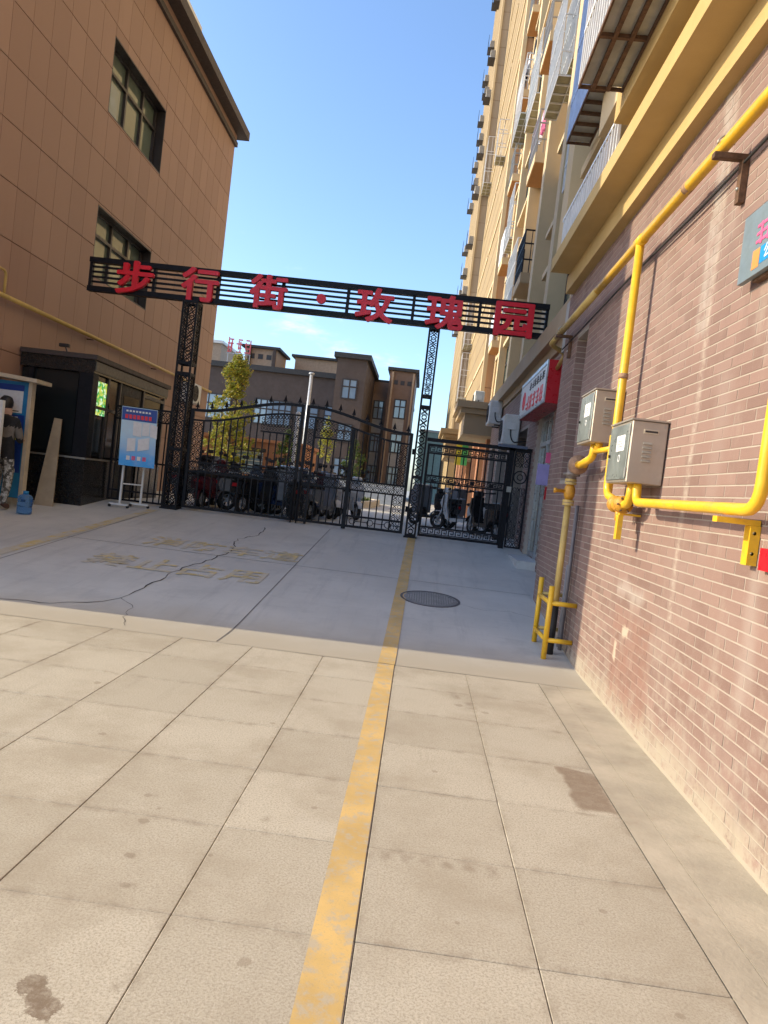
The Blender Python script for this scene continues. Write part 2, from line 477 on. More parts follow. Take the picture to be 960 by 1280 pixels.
MAT['reddeep'] = M('red_shop_panel', (.42,.012,.02), .35, var=.08)
MAT['granblack'] = M('black_polished_granite', (.016,.016,.016), .22, var=.35, scale=30)
MAT['steel'] = M('stainless_box_steel', (.42,.365,.30), .4, .5, var=.1, scale=3, dirt=.3, dirtc=(.3,.25,.19), bump=.02, bscale=12)  # tan base colour carries the sunlit ground that the steel would mirror
MAT['steelframe'] = M('stainless_trim', (.4,.38,.34), .4, .6, var=.05, scale=1)
MAT['pipe'] = M('yellow_gas_paint', (.75,.43,.02), .4, var=.14, scale=3.5, dirt=.5, dirtc=(.42,.24,.09), bump=.12, bscale=35)
MAT['pipedull'] = M('dull_yellow_pipe', (.52,.36,.11), .55, var=.12, scale=5, dirt=.4, dirtc=(.3,.2,.1))
MAT['rust'] = M('rusty_iron', (.13,.07,.04), .75, .3, var=.35, scale=20, bump=.3)
MAT['primer'] = M('rusty_primer', (.34,.2,.12), .7, var=.3, scale=22, bump=.3)
MAT['valve'] = M('valve_orange_paint', (.55,.26,.02), .5, var=.25, scale=18, dirt=.5, dirtc=(.2,.1,.05))
MAT['label'] = M('white_paper', (.74,.73,.72), .8, var=.06, scale=20)
MAT['black'] = M('black_rubber', (.018,.018,.018), .75)
MAT['white'] = M('white_paint', (.72,.72,.7), .5, var=.06)
MAT['acwhite'] = M('off_white_metal', (.66,.66,.63), .45, var=.07, dirt=.25)
MAT['rail'] = M('white_balcony_rail', (.72,.72,.72), .4)
MAT['bluepaint'] = M('blue_board_paint', (.02,.2,.42), .45, var=.1)
MAT['deepblue'] = M('deep_blue_print', (.012,.05,.27), .4, var=.1)
MAT['skyblue'] = M('pale_blue_print', (.23,.5,.68), .4, var=.2, scale=4)
MAT['mint'] = M('yellow_green_print', (.52,.6,.16), .5)
MAT['pinkprint'] = M('pink_print', (.62,.1,.22), .5)
MAT['greenglow'] = None
MAT['ply'] = M('plywood_sheet', (.36,.27,.17), .75, var=.15, scale=4)
MAT['tan'] = M('cream_trim', (.56,.47,.34), .6)
MAT['bottle'] = None
MAT['cloth'] = M('black_cloth', (.014,.014,.016), .9, bump=.4, bscale=50)
MAT['cloth2'] = M('grey_cloth', (.16,.14,.12), .9, bump=.4, bscale=50)
MAT['skin'] = M('skin', (.42,.25,.17), .55)
MAT['hair'] = M('black_hair', (.012,.01,.01), .5)
MAT['shoe'] = M('brown_shoe', (.1,.045,.03), .55)
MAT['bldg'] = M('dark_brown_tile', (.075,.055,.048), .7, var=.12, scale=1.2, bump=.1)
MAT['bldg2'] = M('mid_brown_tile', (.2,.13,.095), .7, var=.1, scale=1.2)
MAT['bldgtan'] = M('tan_plaster', (.42,.31,.22), .8)
MAT['bldgroof'] = M('dark_roof_trim', (.03,.03,.032), .6)
MAT['spandrel'] = M('grey_spandrel', (.4,.38,.36), .6)
MAT['terracotta'] = M('terracotta_plaster', (.42,.19,.1), .85)
MAT['kerb'] = M('kerb_stone', (.48,.41,.32), .8)
MAT['soil'] = M('dry_soil', (.18,.13,.08), .95, var=.3, scale=6)
MAT['silver'] = M('silver_pole', (.45,.46,.48), .4, .3)
MAT['tyre'] = M('scooter_tyre', (.015,.015,.015), .8)
MAT['scwhite'] = M('white_scooter_plastic', (.62,.61,.6), .3)
MAT['scblue'] = M('dark_blue_scooter_plastic', (.015,.03,.075), .3)
MAT['scred'] = M('dark_red_scooter_plastic', (.09,.012,.018), .3)
MAT['scblack'] = M('black_scooter_plastic', (.018,.018,.02), .35)
MAT['scgrey'] = M('grey_scooter_plastic', (.2,.21,.23), .35)
MAT['signface'] = M('grey_sign_face', (.15,.19,.21), .45, var=.08)
MAT['signblue'] = M('blue_sign_sticker', (.01,.24,.55), .45)
MAT['alu'] = M('aluminium_frame', (.55,.56,.57), .35, .8)
def leafmat(name, a, b, c3):
    m = NT(name); ge = m.n('ShaderNodeNewGeometry')
    r = ge.outputs['Random Per Island']
    c = m.mix(m.ramp(r, .15, .6), a, b); c = m.mix(m.ramp(r, .75, .95), c, c3)
    m.base(c); m.set(Roughness=.55)
    m.p.inputs['Subsurface Weight'].default_value = 0
    tr = m.n('ShaderNodeBsdfTranslucent'); m.l(c, tr.inputs[0])
    ms = m.n('ShaderNodeMixShader'); ms.inputs[0].default_value = .4
    m.l(m.p.outputs[0], ms.inputs[1]); m.l(tr.outputs[0], ms.inputs[2])
    out = [x for x in m.t.nodes if x.type == 'OUTPUT_MATERIAL'][0]
    m.l(ms.outputs[0], out.inputs[0]); return m.m
MAT['leafy'] = leafmat('autumn_leaves', (.36,.33,.045), (.20,.25,.035), (.50,.36,.05))
MAT['leafg'] = leafmat('green_leaves', (.06,.11,.02), (.09,.15,.03), (.16,.17,.03))
MAT['bark'] = M('bark', (.12,.09,.06), .9, bump=.5, bscale=30)
def clearblue():
    m = NT('blue_clear_plastic'); m.base((.2,.45,.85)); m.set(Roughness=.12); m.p.inputs['Transmission Weight'].default_value = .85
    m.p.inputs['IOR'].default_value = 1.2; return m.m
MAT['bottle'] = clearblue()
def camo():
    m = NT('camouflage_cloth')
    c = m.mix(m.noise(14, 2, lo=.46, hi=.52), (.3,.29,.26), (.08,.075,.065)); c = m.mix(m.noise(19, 2, lo=.55, hi=.58), c, (.45,.44,.41))
    m.base(c); m.set(Roughness=.9); return m.m
MAT['camo'] = camo()
def poster_grad():
    m = NT('poster_gradient_print')
    sp = m.n('ShaderNodeSeparateXYZ'); m.l(m.pos, sp.inputs[0])
    c = m.mix(m.ramp(sp.outputs['Z'], 1.3, 1.95), (.02,.33,.8), (.5,.68,.78))
    c = m.mix(m.math('MULTIPLY', m.noise(6, 4, lo=.45, hi=.7), .35), c, (.5,.55,.62))
    m.base(c); m.set(Roughness=.35); return m.m
MAT['poster'] = poster_grad()
def glow():
    m = NT('lit_green_panel')
    c = m.mix(m.noise(9, 3, lo=.4, hi=.6), (.02,.35,.08), (.55,.6,.08)); c = m.mix(m.noise(14, 2, lo=.55, hi=.6), c, (.6,.8,.6))
    m.base(c); m.l(c, m.p.inputs['Emission Color']); m.p.inputs['Emission Strength'].default_value = .35; return m.m
MAT['greenglow'] = glow()

def gz(y):
    return 0. if y < 6.2 else (.10*(y-6.4) if 6.6 < y < 12.7 else (0.005 if y <= 6.6 else .65))
def GZ(y):
    # ramp profile: level paving, 10% concrete ramp, level yard behind the gate
    if y <= 6.1: return 0.
    if y <= 6.7: return .03*((y-6.1)/.6)**2
    if y <= 12.6: return .03 + .10*(y-6.7)
    if y <= 13.2: return .62 + .03*(1-(1-(y-12.6)/.6)**2)
    return .65

def text_mesh(body, size, extrude=0., offset=0., align='CENTER'):
    c = bpy.data.curves.new('t', 'FONT'); c.body = body; c.size = size; c.extrude = extrude; c.offset = offset
    c.align_x = align; c.align_y = 'CENTER'; c.resolution_u = 3
    o = bpy.data.objects.new('t', c); col.objects.link(o)
    bpy.context.view_layer.update()
    me = bpy.data.meshes.new_from_object(o.evaluated_get(bpy.context.evaluated_depsgraph_get()))
    bpy.data.objects.remove(o); bpy.data.curves.remove(c)
    return me

# ================================================================== SETTING: ground
YS = [-60, 0, 5.86]
m = MB()
ysl = [-80, -5, 2, 6.1, 6.3, 6.5, 6.7, 8, 10, 12.6, 12.8, 13.0, 13.2, 30, 80, 900]
pr_ = [(y, GZ(y) - .035) for y in ysl]
for i in range(len(pr_)-1):
    (a, za), (b, zb) = pr_[i], pr_[i+1]
    m.quad((-500,a,za), (500,a,za), (500,b,zb), (-500,b,zb))
m.build('ground', MAT['ground'], kind='structure')

pav = MB().box(-6.9, 1.17, -3.0, 5.835, -.025, -.012).build('pavement', MAT['bed'], kind='structure')
# granite pavers one by one
pm = {}
def paver_mesh(w, d):
    key = (round(w,3), round(d,3))
    if key not in pm: pm[key] = MB().bevbox(-w/2, w/2, -d/2, d/2, -.011, .0, .0022).mesh('paver', MAT['granite'])
    return pm[key]
xs = [-.036 - .6*i for i in range(11, 0, -1)] + [-.036, .552, 1.152]
ysr = [-2.62 + .605*i for i in range(0, 14)]
ysr = [y for y in ysr if y < 5.3] + [5.84]
g0 = .0014
for i in range(len(xs)-1):
    for j in range(len(ysr)-1):
        x0, x1, y0, y1 = xs[i]+g0, xs[i+1]-g0, ysr[j]+g0, ysr[j+1]-g0
        o = link('paver', paver_mesh(x1-x0, y1-y0), pav)
        o.location = ((x0+x1)/2, (y0+y1)/2, random.uniform(-.0007, .0007))
        o.rotation_euler = (random.uniform(-.001,.001), random.uniform(-.0008,.0008), random.uniform(-.0012,.0012))

ms_ = MB().box(1.156, 1.30, -3.0, 5.90, -.03, -.002)
ms_.build('cement_edge_strip', MAT['strip'], kind='structure')
MB().box(1.3025, 1.60, -3.0, 5.95, -.03, -.0015).build('wall_foot_strip', MAT['strip'], kind='structure')

# concrete ramp, continuing as the yard
m = MB()
yy = [5.845, 5.95, 6.1, 6.2, 6.3, 6.4, 6.5, 6.6, 6.7, 7.5, 8.5, 9.5, 10.5, 11.5, 12.6, 12.7, 12.8, 12.9, 13.0, 13.1, 13.2, 16, 20, 23.5]
for i in range(len(yy)-1):
    a, b = yy[i], yy[i+1]
    m.quad((-7.0,a,GZ(a)), (3.0,a,GZ(a)), (3.0,b,GZ(b)), (-7.0,b,GZ(b)))
ramp = m.build('concrete_ramp', MAT['concrete'], kind='structure')
def on_ramp(pts, w, name, mat, parent, lift=.003):
    # ribbon lying on the ramp along a polyline, with a ragged width
    mm = MB(); P = []
    for i, (x, y) in enumerate(pts):
        a = Vector(pts[max(i-1,0)]); b = Vector(pts[min(i+1,len(pts)-1)])
        d = (b-a).normalized(); nrm = Vector((-d.y, d.x))
        ww = (w if not isinstance(w, list) else w[i])*.5
        P.append(((x+nrm.x*ww, y+nrm.y*ww), (x-nrm.x*ww, y-nrm.y*ww)))
    for i in range(len(P)-1):
        q = [P[i][0], P[i][1], P[i+1][1], P[i+1][0]]
        mm.quad(*[(x, y, GZ(y)+lift) for x, y in q])
    return mm.build(name, mat, parent)
def jag(pts, step=.12, amp=.03):
    out = []
    for i in range(len(pts)-1):
        a, b = Vector(pts[i]), Vector(pts[i+1]); n = max(1, int((b-a).length/step))
        for k in range(n):
            p = a + (b-a)*k/n
            out.append((p.x + (random.uniform(-amp,amp) if k else 0), p.y + (random.uniform(-amp,amp) if k else 0)))
    out.append(pts[-1]); return out
cp = jag([(-3.9,6.35),(-3.3,6.45),(-3.05,6.62),(-2.84,6.89),(-2.78,7.36),(-2.77,8.17),(-2.56,9.19),(-2.5,9.75),(-2.66,10.6),(-2.45,11.1),(-2.53,11.85)])
on_ramp(cp, [random.uniform(.006,.022) for _ in cp], 'crack', MAT['crack'], ramp)
cp = jag([(-2.83,6.9),(-2.6,6.65),(-2.55,6.3),(-2.4,6.0)], .08, .02)
on_ramp(cp, [random.uniform(.003,.008) for _ in cp], 'crack', MAT['crack'], ramp)
cp = jag([(.6,8.35),(.9,8.2),(1.2,8.3),(1.5,8.1)], .1, .03)
on_ramp(cp, [random.uniform(.003,.007) for _ in cp], 'crack', MAT['crack'], ramp)
for pts in ([(-1.55,5.86),(-1.53,9.0),(-1.5,12.5)], [(-4.68,6.2),(-4.6,9.8),(-4.55,12.2)], [(-4.66,9.35),(-1.53,9.3),(1.58,9.25)]):
    full = []
    for i in range(len(pts)-1):
        for k in range(12):
            t = k/12; full.append((pts[i][0]*(1-t)+pts[i+1][0]*t, pts[i][1]*(1-t)+pts[i+1][1]*t))
    full.append(pts[-1])
    on_ramp(full, .011, 'expansion_joint', MAT['joint'], ramp, .0025)

# painted markings: separate coats on pavers and on the ramp
mk = MB()
for i in range(40):
    a, b = -2.5 + i*(5.84+2.5)/40, -2.5 + (i+1)*(5.84+2.5)/40
    mk.quad((-.178,a,.0024), (-.042,a,.0024), (-.042,b,.0024), (-.178,b,.0024))
mk.build('yellow_lane_line', MAT['yline'], pav)
def road_line(x0, x1, w, y0, y1, mat, name='yellow_lane_line'):
    pts = [(x0+(x1-x0)*k/60, y0+(y1-y0)*k/60) for k in range(61)]
    return on_ramp(pts, w, name, mat, ramp, .0045)
road_line(-.108, -.05, .14, 5.846, 12.6, MAT['yline'])
road_line(-4.86, -4.62, .17, 7.0, 12.3, MAT['yfaded'])
def ground_text(body, x, y, size, sx=1., sy=1.):
    me = text_mesh(body, size, 0, .012)
    for v in me.vertices:
        px, py = x + v.co.x*sx, y + v.co.y*sy
        v.co = (px, py, GZ(py) + .0055)
    me.materials.clear(); me.materials.append(MAT['yfaded'])
    o = link('painted_lettering', me, ramp)
    return o
ground_text('消防车道', -2.62, 9.72, .55, 1., 1.2)
ground_text('禁止占用', -2.78, 8.35, .55, 1., 1.2)

# manhole cover
mh = thing('manhole_cover', 'round cast iron manhole cover set into the concrete ramp', 'manhole', (.27, 8.42, GZ(8.42)))
mh.rotation_euler = (math.atan(.10), 0, 0)
MB().lathe([(.325,-.03),(.325,.004),(.29,.006),(.29,.003),(0.001,.003)], 32).build('cover_plate', M('cast_iron', (.24,.235,.23), .6, .5, var=.2, scale=20), mh)
mm = MB()
for i in range(-9, 10):
    for j in range(-9, 10):
        x, y = i*.029, j*.029
        if x*x+y*y < .27**2: mm.box(x-.009, x+.009, y-.009, y+.009, .003, .008)
mm.build('tread_studs', M('worn_iron', (.34,.33,.32), .5, .6), mh, kind='stuff')
MB().ring((0,0,.002), .345, .03, .006, 32, 'z').build('rim', M('rim_iron', (.11,.1,.1), .7, .4), mh)

# ================================================================== near right building
WX = 1.585
CH, BL = .0635, .242
nb = thing('corner_building', 'ochre building with glazed brown brick ground floor beside the gas pipes', 'building', (1.9, 5, 0))
nb['world_build'] = 1
bpy.context.view_layer.update()
nb.matrix_parent_inverse
def inv(o): o.matrix_parent_inverse = Matrix.Translation(nb.location).inverted(); return o
nicheY, nicheZ = (7.75, 8.3), (1.77, 3.4)
core = MB()
core.box(WX+.002, 3.0, -3.0, nicheY[0], -.1, 4.2)
core.box(WX+.002, 3.0, nicheY[1], 9.08, -.1, 4.2)
core.box(WX+.002, 3.0, nicheY[0], nicheY[1], -.1, nicheZ[0]); core.box(WX+.002, 3.0, nicheY[0], nicheY[1], nicheZ[1], 4.2)
core.box(WX+.3, 3.0, nicheY[0], nicheY[1], nicheZ[0]+.001, nicheZ[1]-.001)
wall = core.build('wall', MAT['mortar'], nb); inv(wall)
bmesh_cache = {}
def brick_mesh(L):
    k = round(L, 3)
    if k not in bmesh_cache:
        b = .0012; h = CH-.0075
        vs = [(0,-L/2,-h/2),(0,L/2,-h/2),(0,L/2,h/2),(0,-L/2,h/2),(-.0018,-L/2+b,-h/2+b),(-.0018,L/2-b,-h/2+b),(-.0018,L/2-b,h/2-b),(-.0018,-L/2+b,h/2-b)]
        fs = [(4,7,6,5),(0,4,5,1),(1,5,6,2),(2,6,7,3),(3,7,4,0)]
        bmesh_cache[k] = MB().add(vs, fs).mesh('brick', MAT['brick'])
    return bmesh_cache[k]
bricks = []
nrow = int(4.09/CH)
for r in range(nrow):
    z = .02 + (r+.5)*CH
    y = -2.6 - (.5*BL if r % 2 else 0)
    while y < 9.08:
        a, b = max(y, -2.6), min(y+BL, 9.075)
        segs = [(a, b)]
        if nicheZ[0]-.02 < z < nicheZ[1]+.02:
            ns = []
            for (p, q) in segs:
                if q <= nicheY[0] or p >= nicheY[1]: ns.append((p, q))
                else:
                    if p < nicheY[0]: ns.append((p, nicheY[0]))
                    if q > nicheY[1]: ns.append((nicheY[1], q))
            segs = ns
        for p, q in segs:
            if q-p > .03: bricks.append(((p+q)/2, z, q-p-.008))
        y += BL
def inview(y, z):
    return y > 2.6 and (y > 3.05 or z < 1.6)
bricks.sort(key=lambda b: ((b[0]*b[0] + (b[1]-1.45)**2*1.2) if inview(b[0], b[1]) else 1e6))
for (y, z, L) in bricks[:300]:
    o = link('brick', brick_mesh(L), wall)
    o.location = (WX+.002 - random.uniform(0, .0012), y, z); o.rotation_euler = (0, 0, random.uniform(-.006,.006))
st = MB()
def addbrick(mb, y, z, L, x=WX+.002):
    b = .0012; h = CH-.0075; e = random.uniform(0, .0009)
    mb.add([(x,y-L/2,z-h/2),(x,y+L/2,z-h/2),(x,y+L/2,z+h/2),(x,y-L/2,z+h/2),(x-.0018-e,y-L/2+b,z-h/2+b),(x-.0018-e,y+L/2-b,z-h/2+b),(x-.0018-e,y+L/2-b,z+h/2-b),(x-.0018-e,y-L/2+b,z+h/2-b)],
           [(4,7,6,5),(0,4,5,1),(1,5,6,2),(2,6,7,3),(3,7,4,0)])
for (y, z, L) in bricks[300:]: addbrick(st, y, z, L)
# bricks on the pier end and inside the niche (far jamb faces the camera)
def addbrickx(mb, x, z, L, y):
    b = .0012; h = CH-.0075
    mb.add([(x-L/2,y,z-h/2),(x+L/2,y,z-h/2),(x+L/2,y,z+h/2),(x-L/2,y,z+h/2),(x-L/2+b,y-.0018,z-h/2+b),(x+L/2-b,y-.0018,z-h/2+b),(x+L/2-b,y-.0018,z+h/2-b),(x-L/2+b,y-.0018,z+h/2-b)],
           [(4,5,6,7),(0,1,5,4),(1,2,6,5),(2,3,7,6),(3,0,4,7)])
for r in range(nrow):
    z = .02 + (r+.5)*CH
    if nicheZ[0] < z < nicheZ[1]:
        addbrickx(st, WX+.15, z, .293, nicheY[1])
        for k in range(2): addbrick(st, nicheY[0]+.14+k*.27, z, .25, WX+.3)
inv(st.build('brickwork', MAT['brick'], wall, kind='stuff'))
wall.children[-1].matrix_parent_inverse = Matrix()
# projecting bands and bays
def nbp(name, mb, mat, parent=None):
    o = mb.build(name, mat, parent or nb)
    if parent is None: inv(o)
    return o
nbp('lower_band', MB().box(1.493, 3.0, -3, 8.94, 4.09, 4.30), MAT['ochre'])
nbp('upper_ledge', MB().box(1.264, 3.0, -3, 8.84, 4.302, 4.453), MAT['ochre'])
nbp('upper_wall', MB().box(1.62, 3.0, -3, 9.05, 4.455, 22), MAT['beige'])
nbp('bay', MB().box(1.205, 1.618, -3, 5.93, 4.60, 7.6), MAT['ochre'])
nbp('corner_pilaster', MB().box(1.33, 1.62, 8.62, 9.02, 4.456, 22), MAT['cream'])
b = MB().box(1.3, 1.616, 6.25, 7.05, 5.05, 8.0); nbp('window_box', b, MAT['cream'])
nbp('window_box', MB().box(1.42, 1.617, 7.2, 8.5, 5.3, 5.42), MAT['cream'])
nbp('window', MB().box(1.55, 1.612, 7.25, 8.45, 5.45, 7.0), MAT['winglass'])
nbp('railing', (lambda q: [q.box(1.30,1.325,y,y+.02,4.455,4.82) for y in [6.2+.11*i for i in range(22)]] and q.box(1.297,1.33,6.15,8.6,4.82,4.85))(MB()), MAT['rail'])
nbp('concrete_pier_cap', MB().box(1.60, 1.95, 9.085, 9.35, 3.45, 4.08), M('grey_cement_pier', (.42,.4,.37), .85))

# caged balconies on the corner building
def cage(name, x0, x1, y0, y1, z0, h, matbar, matfloor, label, barsp=.11, group=None, panes=(2, 4), parent=None):
    t = thing(name, label, 'window cage', (x0, y0, z0), 0, group)
    w, d = x1-x0, y1-y0
    fl = MB().box(.02, w, .02, d-.02, .012, .035); fl.build('floor_panel', matfloor, t)
    fr = MB()
    for i in range(panes[0]+1): fr.box(w*i/panes[0]-.015 if i else 0, w*i/panes[0]+.015 if i < panes[0] else w, 0, d, -.02, .011)
    for j in range(panes[1]+1):
        yy0 = d*j/panes[1]; fr.box(.002, w-.002, max(0, yy0-.015), min(d, yy0+.015), -.017, .0112)
    fr.build('floor_frame', MAT['rust'] if matfloor is MAT['galv'] else matbar, t)
    rb = MB()
    n = int(d/barsp)
    for k in range(n+1): rb.box(0, .018, d*k/n-.009, d*k/n+.009, .012, h)
    for y in (.0, d-.018):
        n2 = max(2, int(w/barsp))
        for k in range(1, n2): rb.box(w*k/n2-.009, w*k/n2+.009, y, y+.018, .012, h)
    for zq in (.25, .62, 1.0):
        if h*zq > .1: rb.box(-.004, .022, -.004, d+.004, h*zq-.015, h*zq+.015); rb.box(.02, w, -.004, .022, h*zq-.014, h*zq+.014); rb.box(.02, w, d-.022, d+.004, h*zq-.014, h*zq+.014)
    rb.build('bars', matbar, t)
    return t
MAT['galv'] = M('galvanised_sheet', (.42,.41,.36), .45, .4, var=.3, scale=3)
MAT['bluerail'] = M('blue_white_cage_rail', (.42,.53,.78), .45)
MAT['matgrid'] = M('translucent_floor_mat', (.33,.31,.2), .6, var=.2)
cage('balcony_cage', .855, 1.203, 3.2, 5.74, 4.76, 1.7, MAT['rail'], MAT['galv'], 'white barred cage with rusty framed sheet floor over the ochre ledge', .09, None, (3, 4))
cage('balcony_cage', 1.14, 1.40, 6.55, 8.0, 5.45, 1.6, MAT['bluerail'], MAT['galv'], 'narrow cage with blue and white bars beyond the rusty floored cage', .07, None, (1, 7))

# ================================================================== middle block and tower
tower = thing('apartment_tower', 'tall beige apartment tower with cream corner strips and many balconies', 'building', (3, 20, .65))
def tw(name, mb, mat, parent=None):
    o = mb.build(name, mat, parent or tower)
    o.matrix_parent_inverse = Matrix.Translation(tower.location).inverted() if parent is None else Matrix()
    return o
LV = [7.16 + 3.1*k for k in range(-1, 24)]
TOP = 72
tw('wall', MB().box(2.45, 12, 9.08, 29, 4.35, TOP), MAT['beige'])
tw('bay_wall', MB().box(1.99, 12, 29.001, 43, 4.3, TOP), MAT['beige2'])
tw('bay_wall', MB().box(1.47, 12, 43.001, 60, .65, TOP), MAT['beige2'])
# bay fronts towards the gate are a greyer tile, laid 3 mm proud
def facing(x0, x1, y, z0, z1, mat, ph=1.03, pw=None):
    # sheet of rendered panels on a wall facing the gate, each with its own joint
    root = MB().box(x0, x1, y-.006, y-.001, z0, z1); r = tw('facing', root, MAT['groove'])
    z = z0; me = {}
    while z < z1-.05:
        h = min(ph, z1-z)
        key = round(h, 3)
        if key not in me: me[key] = MB().box(-(x1-x0)/2+.004, (x1-x0)/2-.004, -.012, 0, .012, h-.012).mesh('panel', mat)
        o = link('panel', me[key], r); o.location = ((x0+x1)/2, y-.006, z)
        z += ph
    return r
MAT['greytile'] = M('grey_brown_tile', (.30,.245,.185), .8, var=.08, scale=.8)
MAT['salmon'] = M('salmon_render', (.47,.3,.18), .85, var=.06, scale=.7)
facing(1.995, 2.44, 29, 4.4, 44, MAT['salmon'], 1.55)
facing(1.475, 1.985, 43, 4.4, 60, MAT['greytile'], 1.03)
# horizontal joints on the long sunlit bay faces
gm = MB()
z = 5.2
while z < 60:
    gm.box(1.984, 1.9905, 29.3, 42.9, z, z+.035); z += 1.03
tw('facade_groove', gm, MAT['groove'])
gm = MB(); z = 5.2
while z < 60:
    gm.box(1.464, 1.4705, 43.3, 59.9, z, z+.035); z += 1.03
tw('facade_groove', gm, MAT['groove'])
tw('corner_strip', MB().box(1.93, 2.09, 28.9, 29.25, 4.4, TOP), MAT['cream'])
tw('corner_strip', MB().box(1.96, 2.05, 42.5, 42.99, 4.4, TOP), MAT['cream'])
tw('corner_strip', MB().box(1.41, 1.53, 42.9, 43.2, 4.4, TOP), MAT['cream'])
# middle block: pilasters, window bays with sills
for y, xp in ((9.2,1.82), (11.6,2.08), (14.2,2.02), (17.3,2.05), (21.0,2.12), (24.4,2.12)):
    tw('pilaster', MB().box(xp, 2.449, y, y+.42, 4.36, TOP), MAT['cream'])
glm = {}
for (y0, y1) in ((9.75,11.45), (12.15,14.05), (14.75,16.6), (21.6,24.2), (25.0,26.8)):
    for k, lz in enumerate(LV[:12]):
        z0 = lz + (.55 if lz > 5 else .75)
        wd = MB().box(2.36, 2.448, y0, y1, z0, z0+1.75)
        wobj = tw('window', wd, MAT['winglass'])
        f = MB()
        for q in (0, .5, 1): f.box(2.335, 2.359, y0+(y1-y0)*q-.03, y0+(y1-y0)*q+.03, z0, z0+1.75)
        for q in (0, .68, 1): f.box(2.333, 2.3585, y0, y1, z0+1.75*q-.03, z0+1.75*q+.03)
        f.build('frame', MAT['frame'], wobj)
        MB().box(2.17, 2.449, y0-.08, y1+.08, z0-.16, z0-.04).build('sill', MAT['cream'], wobj)
        MB().box(2.2, 2.449, y0-.08, y1+.08, z0+1.8, z0+1.93).build('lintel', MAT['cream'], wobj)
# long ledge over the shops
tw('ledge', MB().box(1.72, 2.6, 9.36, 21.2, 4.02, 4.34), MAT['beige'])
tw('ledge_moulding', MB().box(1.84, 2.6, 9.37, 21.19, 3.84, 4.018), MAT['beige'])
# stepped canopies
def canopy(x, y0, y1, zt, zb, mat, nm='canopy'):
    m = MB(); m.box(x, 2.5, y0, y1, zt-.2, zt); m.box(x+.12, 2.5, y0+.1, y1-.1, zt-.36, zt-.201); m.box(x+.26, 2.5, y0+.22, y1-.2, zb, zt-.361)
    return tw(nm, m, mat)
canopy(.80, 21.25, 24.6, 4.32, 3.35, MAT['beige'])
canopy(.55, 29.5, 33.5, 4.2, 3.0, MAT['beige2'])

def balcony(x0, x1, y0, y1, z, kind, label, h=1.1):
    t = thing('balcony', label, 'balcony', (x0, y0, z), 0, 'balconies up the tower')
    w, d = x1-x0, y1-y0
    MB().box(0, w, 0, d, 0, .02).build('soffit', MAT['orange'] if kind != 'dark' else MAT['beige'], t)
    MB().box(-.015, w, -.015, d+.015, .021, .28).build('slab_edge', MAT['cream'] if kind != 'dark' else MAT['beige'], t)
    rb = MB(); mt = MAT['rail'] if kind == 'white' else MAT['iron'] if kind == 'dark' else MAT['steelframe']
    H = .28+h
    n = max(3, int(d/.13))
    for k in range(n+1): rb.box(-.012, .008, d*k/n-.01, d*k/n+.01, .281, H)
    n = max(3, int(w/.13))
    for k in range(n+1):
        for yq in (-.012, d-.01): rb.box(w*k/n-.009, w*k/n+.009, yq, yq+.02, .281, H)
    for zq in (.45, .75, 1.): rb.box(-.016, .012, -.014, d+.014, H*zq-.018, H*zq+.018); rb.box(.0, w, -.016, .012, H*zq-.017, H*zq+.017)
    rb.build('railing', mt, t)
    if kind == 'white': MB().box(-.03, -.018, 0, d, .3, H-.02).build('screen_panel', MAT['rail'], t)
    # arched opening behind
    a = MB(); pts = [(y, z2) for y, z2 in [(d*.12,.29),(d*.88,.29)]] + [(d/2+math.cos(t2)*d*.38, 1.9+math.sin(t2)*.42) for t2 in [PI*i/8 for i in range(9)]]
    a.prism(pts, w-.03, w-.012, 'x').build('arched_doorway', MAT['frame'], t)
    return t
words = ['second', 'third', 'fourth', 'fifth', 'sixth', 'seventh']
kinds2 = ['dark', 'steel', 'steel', 'white', 'steel', 'white']
kn = {'dark': 'black railed', 'steel': 'steel railed', 'white': 'white screened'}
for k in range(6):
    z = LV[1]+3.1*k
    balcony(1.94, 2.448, 18.8, 20.25, z, kinds2[k], f'{kn[kinds2[k]]} balcony of the {words[k]} floor, in the stack nearer the gate')
kinds1 = ['white', 'white', 'steel', 'white', 'steel', 'white']
for k in range(6):
    z = LV[1]+3.1*k
    balcony(2.03, 2.448, 27.0, 28.4, z, kinds1[k], f'{kn[kinds1[k]]} balcony of the {words[k]} floor, in the stack by the cream corner strip')
cage('balcony_cage', 1.80, 2.10, 15.0, 16.75, 10.3, 2.0, MAT['rail'], MAT['matgrid'], 'long white cage with mat floor left of the nearer balcony stack', .14, None, (1, 5))
cage('balcony_cage', 1.95, 2.4, 25.9, 28.5, 15.3, 2.1, MAT['rail'], MAT['matgrid'], 'white barred cage with grid floor high beside the cream corner strip', .16, None, (2, 6))
cage('balcony_cage', 1.56, 1.988, 31.8, 32.7, 16.5, 1.6, MAT['rail'], MAT['matgrid'], 'small white arched cage on the sunlit yellow bay face', .16, None, (2, 2))
for z, lab in ((19.4, 'upper white cage on the grey tiled bay end of the tower'), (10.2, 'middle white cage on the grey tiled bay end of the tower'), (7.1, 'lowest white cage on the grey tiled bay end of the tower')):
    cage('balcony_cage', 1.50, 1.97, 41.2, 42.97, z, 2.6, MAT['rail'], MAT['matgrid'], lab, .18, None, (2, 4))

